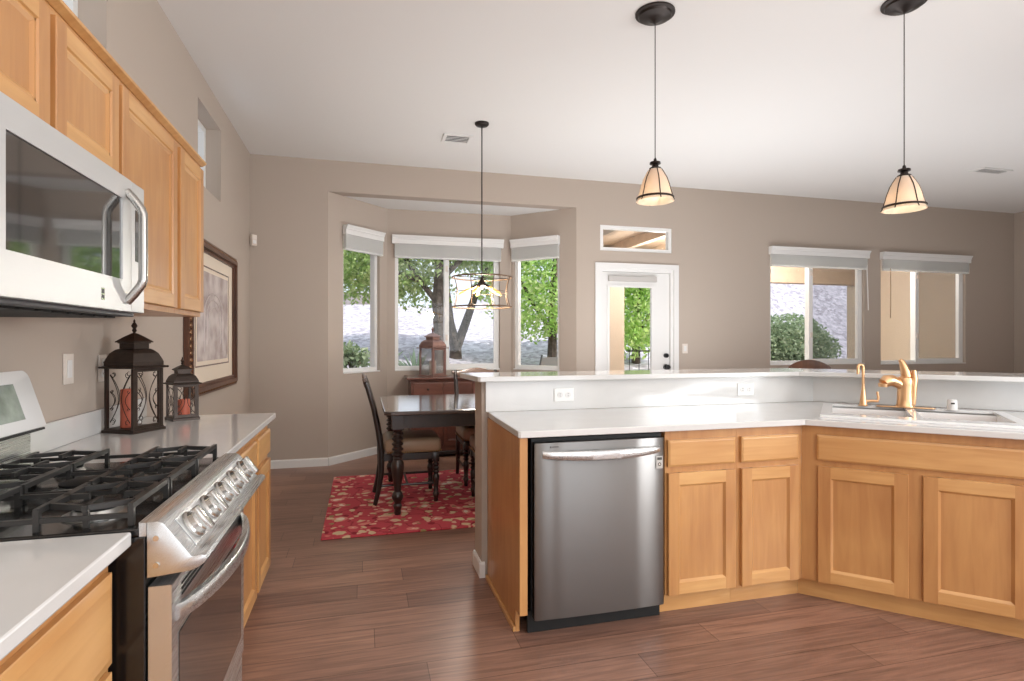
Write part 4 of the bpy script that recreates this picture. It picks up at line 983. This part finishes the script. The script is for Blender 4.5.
for k in range(8):
    a = 2*PI*k/8+.2; pts = []
    for i in range(9):
        t = i/8; rr = RT - .028*math.sin(PI*t); pts.append((rr*math.cos(a), rr*math.sin(a), ZB_+(ZT-ZB_)*t))
    MB().tube(pts, .0036, 6).build('cage_rib', 'cage', ch, True)
for k in range(4):
    a = 2*PI*k/4+.2; MB().tube([(0, 0, 1.855), (RT*math.cos(a), RT*math.sin(a), ZT)], .0035, 6).build('spoke', 'bronze', ch)
for k in range(5):
    a = 2*PI*k/5+.35; ca, sa = math.cos(a), math.sin(a)
    s = MB().tube([(.03*ca, .03*sa, 1.795), (.080*ca, .080*sa, 1.770)], [.012, .016], 10).build('socket', 'bronze', ch, True)
    MB().tube([(.081*ca, .081*sa, 1.7696), (.105*ca, .105*sa, 1.757), (.145*ca, .145*sa, 1.738), (.185*ca, .185*sa, 1.718), (.205*ca, .205*sa, 1.709)], [.009, .013, .016, .013, .004], 10).build('bulb', 'amber', s, True)
light('chandelier_glow', 'POINT', (1.0, 4.81, 1.70), (0, 0, 0), 32, (1, .94, .86), shadow_soft_size=.09)

def pendant(loc, label, zs):
    o = thing('pendant_light', (loc[0], loc[1], 0), R(18), label, 'pendant light', 'pendant lights over the bar')
    MB().lathe([(.112, ZC-.0008), (.112, ZC-.010), (.096, ZC-.015), (.090, ZC-.026), (.060, ZC-.034), (.040, ZC-.040), (.014, ZC-.058), (.004, ZC-.062)], (0,0,0), 28).build('canopy', 'bronze_dark', o, True)
    MB().tube([(0, 0, ZC-.045), (0, 0, zs+.240)], .0028, 6).build('cord', 'bronze_dark', o)
    MB().lathe([(.004, zs+.250), (.008, zs+.244), (.010, zs+.230), (.030, zs+.226), (.032, zs+.216), (.018, zs+.210), (.020, zs+.198), (.034, zs+.192), (.036, zs+.178)], (0,0,0), 20).build('cap', 'bronze_dark', o, True)
    outer = [(r*1.06, z) for r, z in [(.034, zs+.184), (.045, zs+.165), (.063, zs+.13), (.076, zs+.09), (.084, zs+.055), (.091, zs+.03), (.096, zs+.010), (.102, zs)]]
    prof = outer + [(r-.004, z) for r, z in reversed(outer)]
    MB().lathe(prof, (0,0,0), 28, cap=False).build('glass_shade', 'alabaster', o, True)
    for k in range(6):
        a = 2*PI*k/6; MB().tube([((r+.001)*math.cos(a), (r+.001)*math.sin(a), z) for r, z in outer], .0032, 6).build('rib', 'bronze', o, True)
    MB().tube([(.1015*math.cos(2*PI*i/36), .1015*math.sin(2*PI*i/36), zs+.020) for i in range(36)], .006, 8, closed=True).build('rim_ring', 'bronze', o, True)
    MB().lathe([(.012, zs+.185), (.013, zs+.14), (.026, zs+.11), (.032, zs+.075), (.024, zs+.045), (.002, zs+.035)], (0,0,0), 14).build('bulb', 'pane_amber', o, True)
    light('pendant_glow', 'POINT', (loc[0], loc[1], zs+.03), (0, 0, 0), 0.6, (1, .86, .66), shadow_soft_size=.03)
    return o
pendant((1.629, 2.934), 'bell-shaped glass pendant light hanging above the dishwasher end of the bar', 2.112)
pendant((2.922, 2.486), 'bell-shaped glass pendant light hanging above the sink', 2.040)
def vent(loc, rz, w_, d_, label):
    o = thing('ceiling_vent', (loc[0], loc[1], ZC), rz, label, 'ceiling vent', 'ceiling vents')
    mb = MB(); mb.T = Matrix.Rotation(R(90), 4, 'X')
    solid_holes(mb, -w_/2, w_/2, -d_/2, d_/2, [(-w_/2+.03, w_/2-.03, -d_/2+.03, d_/2-.03)], .001, .012)
    fr = mb.build('vent_frame', 'white', o)
    for v in fr.data.vertices: v.co.z = -abs(v.co.z)
    s = MB(); n = 5
    for i in range(n):
        y = -d_/2+.035+(d_-.07)*i/(n-1); s.bar((-w_/2+.03, y, -.008), (w_/2-.03, y, -.007), .005, .003, up=(0, .9, .45))
    s.build('louvres', 'white', o)
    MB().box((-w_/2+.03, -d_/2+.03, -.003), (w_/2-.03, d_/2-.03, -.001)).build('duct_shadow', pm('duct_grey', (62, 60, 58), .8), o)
    return o
vent((.85, 5.23), 0, .27, .22, 'white ceiling vent near the drum chandelier canopy')
vent((6.75, 4.70), 0, .42, .16, 'white ceiling vent over the family room windows')

# ------------------------------------------------------------------ bar stool behind the bar
def stool(loc, rz, label):
    o = thing('bar_stool', loc, rz, label, 'bar stool')
    for sx in (-1, 1):
        MB().tube([(sx*.21, -.20, 0), (sx*.18, -.17, .72)], [.018, .022], 10).build('leg', 'stool_wood', o, True)
        MB().tube([(sx*.21, .20, 0), (sx*.18, .17, .72)], [.018, .022], 10).build('leg', 'stool_wood', o, True)
        MB().tube([(sx*.185, .165, .74), (sx*.16, .19, .95), (sx*.13, .215, 1.10)], [.018, .018, .016], 8).build('back_post', 'stool_wood', o, True)
    mb = MB()
    for z, h in ((.25, .205), (.42, .198)): 
        for a, b in (((-h, -h*.95, z), (h, -h*.95, z)), ((-h, h*.95, z), (h, h*.95, z)), ((-h, -h*.95, z), (-h, h*.95, z)), ((h, -h*.95, z), (h, h*.95, z))): mb.tube([a, b], .011, 8)
    mb.build('foot_rail', 'stool_wood', o, True)
    mb = MB(); mb.lathe([(.19, .72), (.215, .735), (.22, .76), (.20, .79), (.12, .80), (.001, .802)], (0, 0, 0), 28); mb.build('seat', pm('brown_leather', (92, 58, 42), .4, bump=(60, .1)), o, True)
    top = [(-.150 + .30*i/20, 1.10 + .058*math.sin(PI*i/20)**.8) for i in range(21)]; bot = [(.135 - .27*i/20, 1.02 + .025*math.sin(PI*i/20)) for i in range(21)]
    mb = MB(); mb.T = Matrix.Translation((0, .218, 0)); mb.prism(top + bot, -.016, .016, 'xz', .006); mb.build('backrest', 'stool_wood', o, True)
    return o
stool((3.28, 3.58, 0), R(-45), 'brown bar stool with a rounded back drawn up behind the bar')

# ------------------------------------------------------------------ outside
def terrain_h(x, y):
    s = lambda e0, e1, v: (lambda t: t*t*(3-2*t))(max(0, min(1, (v-e0)/(e1-e0))))
    h = .74*s(9.7, 10.1, y) + 1.85*max(0, min(1, (y-10.4)/9.6))
    h += s(6, 13, x)*2.6*s(11.5, 19, y) + s(20, 40, y)*1.0
    return h + .05*math.sin(x*1.7+y)*s(10, 11, y) - .06
bmv = []; fcs = []; nx, ny = 80, 70
for j in range(ny+1):
    yy = 6.36 + (45-6.36)*(j/ny)**1.6
    for i in range(nx+1):
        xx = -22 + 56*i/nx; bmv.append((xx, yy, terrain_h(xx, yy)))
for j in range(ny):
    for i in range(nx):
        a = j*(nx+1)+i; fcs.append((a, a+1, a+nx+2, a+nx+1))
me = bpy.data.meshes.new('ground'); me.from_pydata(bmv, [], fcs); me.materials.append(M['gravel']); me.polygons.foreach_set('use_smooth', [True]*len(fcs))
g = bpy.data.objects.new('ground_yard', me); COL.objects.link(g); struct(g)
# side yard seen from the high windows is only sky; patio slab
struct(MB().box((2.6, 6.36, -.12), (9.36, 9.3, -.02)).build('floor_patio', 'concrete'))
struct(MB().box((XR, YF+.16, -.1), (XR+.25, 8.95, 2.9)).build('wall_wing', 'stucco'))
# patio cover
pc = thing('patio_cover', (0, 0, 0), 0, 'tan timber patio cover with rafters outside the back door and windows', 'patio cover')
MB().box((3.12, 6.36, 2.90), (9.34, 9.05, 2.97)).build('roof_deck', 'rafter', pc)
for i in range(8): MB().box((3.2+.8*i, 6.37, 2.755), (3.29+.8*i, 9.04, 2.8995)).build('rafter', 'rafter', pc)
MB().box((3.1, 8.62, 2.36), (9.34, 8.84, 2.7545)).build('beam', 'rafter', pc)
for x in (4.05, 9.18):
    MB().box((x-.15, 8.58, -.02), (x+.15, 8.88, 2.3595), .01).build('column', 'stucco', pc)
# foliage
def leaves(name, blobs, n, size, mat, parent=None, seed=1):
    rng = np.random.default_rng(seed); V = []; F = []
    tot = sum(b[3]*b[4]*b[5] for b in blobs)
    for cx, cy, cz, rx, ry, rz in blobs:
        k = int(n*rx*ry*rz/tot)
        d = rng.normal(size=(k, 3)); d /= np.linalg.norm(d, axis=1)[:, None]; r = rng.random(k)**(1/2.2)
        P = d*r[:, None]*np.array([rx, ry, rz]) + np.array([cx, cy, cz])
        A = rng.normal(size=(k, 3)); A /= np.linalg.norm(A, axis=1)[:, None]; B = np.cross(A, rng.normal(size=(k, 3))); B /= np.linalg.norm(B, axis=1)[:, None]
        sz = size*(0.6+.8*rng.random(k))
        for i in range(k):
            a = A[i]*sz[i]; b = B[i]*sz[i]*.5; q = len(V)
            V += [tuple(P[i]-a), tuple(P[i]+b), tuple(P[i]+a), tuple(P[i]-b)]; F.append((q, q+1, q+2, q+3))
    me = bpy.data.meshes.new(name); me.from_pydata(V, [], F); me.materials.append(M[mat] if isinstance(mat, str) else mat)
    o = bpy.data.objects.new(name, me); COL.objects.link(o); o.parent = parent
    return o
def tree(loc, label, stems, blobs, n, size, mat, seed):
    z = terrain_h(*loc)-.05
    o = thing('tree', (loc[0], loc[1], z), 0, label, 'tree', 'yard trees')
    mb = MB()
    for pts, rs in stems: mb.tube(pts, rs, 9)
    mb.build('trunk', 'bark', o, True)
    leaves('foliage', blobs, n, size, mat, o, seed)
    return o
tree((1.42, 10.9), 'upright grey-trunked tree seen through the middle bay window behind the copper lantern',
     [([(0, 0, 0), (.03, 0, .6), (-.02, 0, 1.3), (.05, .05, 2.2), (.1, 0, 3.2)], [.15, .125, .115, .10, .05]), ([(-.01, 0, 1.25), (-.35, .1, 1.7), (-.75, .1, 2.3), (-1.1, .2, 2.8)], [.06, .05, .04, .02]), ([(.02, 0, 1.7), (.5, -.1, 2.2), (.9, 0, 2.9)], [.06, .045, .02]), ([(-.35, .1, 1.7), (-.9, 0, 1.85), (-1.4, 0, 2.1)], [.035, .03, .015])],
     [(-.9, .2, 2.3, 1.3, 1.2, .9), (.4, .1, 2.9, 1.4, 1.2, .9), (-1.9, .5, 2.0, 1.0, 1.0, .8), (-.4, .5, 1.6, .85, .6, .5), (-1.3, .1, 1.75, .9, .7, .5), (-.2, 0, 3.5, 1.5, 1.3, .9)], 20000, .05, 'leaf', 11)
tree((1.86, 11.6), 'forked tree with two leaning stems beside the upright one, in the middle bay window',
     [([(0, 0, 0), (.0, 0, .25), (-.12, 0, .8), (-.2, .0, 1.5), (-.1, 0, 2.6)], [.14, .12, .09, .075, .04]), ([(0, 0, .2), (.22, 0, .8), (.42, .05, 1.35), (.75, .1, 2.0), (1.1, .1, 2.8)], [.10, .09, .075, .06, .03])],
     [(.2, .1, 2.5, 1.1, 1.0, .75), (1.0, .2, 2.3, .9, .9, .6), (.9, .2, 1.55, .55, .6, .35), (.3, 0, 3.3, 1.4, 1.2, .8)], 11000, .05, 'leaf', 12)
tree((3.75, 11.0), 'bright green bushy tree filling the bay window on the patio chair side',
     [([(0, 0, 0), (.02, 0, .7), (.0, 0, 1.4), (.1, 0, 2.5)], [.11, .09, .08, .04]), ([(0, 0, .8), (-.5, 0, 1.5), (-.8, 0, 2.2)], [.05, .04, .02])],
     [(-.3, 0, 1.7, 1.3, .9, 1.0), (.2, .1, 2.9, 1.3, 1.0, .9), (-.45, -.1, 1.05, .8, .5, .5), (.5, -.1, 1.0, .7, .5, .5)], 9500, .05, 'leaf_bright', 13)
tree((5.65, 11.0), 'bright green tree seen through the glass of the patio door',
     [([(0, 0, 0), (.0, 0, .6), (.1, 0, 1.6), (.1, 0, 2.4)], [.10, .08, .07, .04]), ([(0, 0, .6), (.4, 0, 1.2), (.7, 0, 2.0)], [.05, .04, .02])],
     [(0, 0, 1.4, .95, .8, 1.05), (.1, .2, 2.5, 1.2, 1.0, .9), (-.1, -.2, .55, .6, .5, .45)], 13000, .05, 'leaf_bright', 14)
def shrub(loc, label, blobs, n, size, mat, seed, h=.4):
    z = terrain_h(*loc)-.02
    o = thing('shrub', (loc[0], loc[1], z), 0, label, 'shrub'); mb = MB(); rng = random.Random(seed)
    for k in range(7):
        a = 2*PI*k/7+.3; r = (.15+.2*rng.random())*h*1.6; mb.tube([(0, 0, 0), (r*.5*math.cos(a), r*.5*math.sin(a), h*.5), (r*math.cos(a), r*math.sin(a), h)], [.018, .014, .006], 6)
    mb.build('stems', 'bark', o, True); leaves('foliage', blobs, n, size, mat, o, seed); return o
shrub((9.75, 11.3), 'large rounded green hedge bush outside the window past the patio', [(0, 0, .45, 1.0, .8, .65), (-.7, .1, .3, .7, .7, .5), (.75, 0, .25, .6, .6, .45)], 11000, .05, 'leaf_grey', 21, .7)
shrub((-.18, 10.2), 'sparse grey-green shrub low outside the narrow slanted bay window', [(-.12, 0, .42, .28, .25, .22), (.14, 0, .33, .22, .2, .2), (-.25, 0, .25, .2, .2, .16)], 900, .05, 'leaf_grey', 22, .45)
for i, (lx, ly, lb) in enumerate(((.93, 10.35, 'spiky agave plant on the gravel behind the copper lantern'), (.40, 11.3, 'second spiky agave a little farther up the gravel slope'))):
    z = terrain_h(lx, ly)-.02
    o = thing('agave', (lx, ly, z), 0, lb, 'agave plant', 'agaves on the gravel'); rng = random.Random(31+i); mb = MB()
    for k in range(22):
        a = 2*PI*k*.382; el = R(35+50*rng.random()); L_ = .38+.18*rng.random()
        d = Vector((math.cos(a)*math.cos(el), math.sin(a)*math.cos(el), math.sin(el)))
        mb.tube([d*.02, d*L_*.4, d*L_*.75+Vector((0,0,.01)), d*L_], [.02, .03, .02, .002], 5, flat=.4)
    mb.build('leaf_rosette', 'agave', o, True)
rng = random.Random(5)
for i in range(16):
    x = -.9+.40*i+rng.uniform(-.05, .05); y = 9.98+rng.uniform(-.06, .06); r = rng.uniform(.09, .125)
    mb = MB(); mb.sphere((0, 0, r*.35), r, sx=rng.uniform(1, 1.5), sy=.9, sz=.7, u=10, v=7)
    for v in mb.bm.verts: v.co += Vector((rng.uniform(-1, 1), rng.uniform(-1, 1), rng.uniform(-1, 1)))*r*.12
    o = mb.build('edging_stone', 'rock', None, True, (x, y, terrain_h(x, y)-.03)); o.rotation_euler = (0, 0, rng.uniform(0, 3))
    tag(o, 'rough grey edging stone in the border at the foot of the gravel slope', 'stone', 'edging stones')
tag(MB().box((-9, 20.2, 2.2), (1.2, 20.45, 2.98), .02).build('block_wall', 'wall_out'), 'low grey block wall along the top of the gravel slope', 'garden wall')
# iron fence past the patio
fe = thing('iron_fence', (4.75, 9.62, 0), 0, 'thin black iron fence seen through the patio door', 'fence')
mb = MB(); mb.box((0, -.012, 1.10), (1.9, .012, 1.125)); mb.box((0, -.012, .18), (1.9, .012, .205)); mb.build('rails', 'iron_fence', fe)
for i in range(10): MB().box((.06+.197*i-.005, -.005, -.05), (.06+.197*i+.005, .005, 1.14)).build('picket', 'iron_fence', fe)
# patio chair
pcx = thing('patio_chair', (2.84, 8.95, -.02), R(200), 'grey sling patio chair outside the bay window', 'chair')
for sx in (-1, 1):
    MB().tube([(sx*.25, -.25, 0), (sx*.25, -.22, .40), (sx*.25, .16, .40), (sx*.24, .26, .75), (sx*.23, .36, 1.10)], .014, 8).build('side_frame', 'patio_metal', pcx, True)
    MB().tube([(sx*.25, .30, 0), (sx*.25, .18, .40), (sx*.27, .20, .62), (sx*.27, -.22, .62), (sx*.25, -.22, .40)], .013, 8).build('arm_frame', 'patio_metal', pcx, True)
mb = MB(); mb.bar((0, -.22, .405), (0, .16, .405), .48, .008); mb.bar((0, .17, .42), (0, .345, 1.06), .46, .008, up=(0, -1, 0)); mb.build('sling', 'mesh_fabric', pcx)
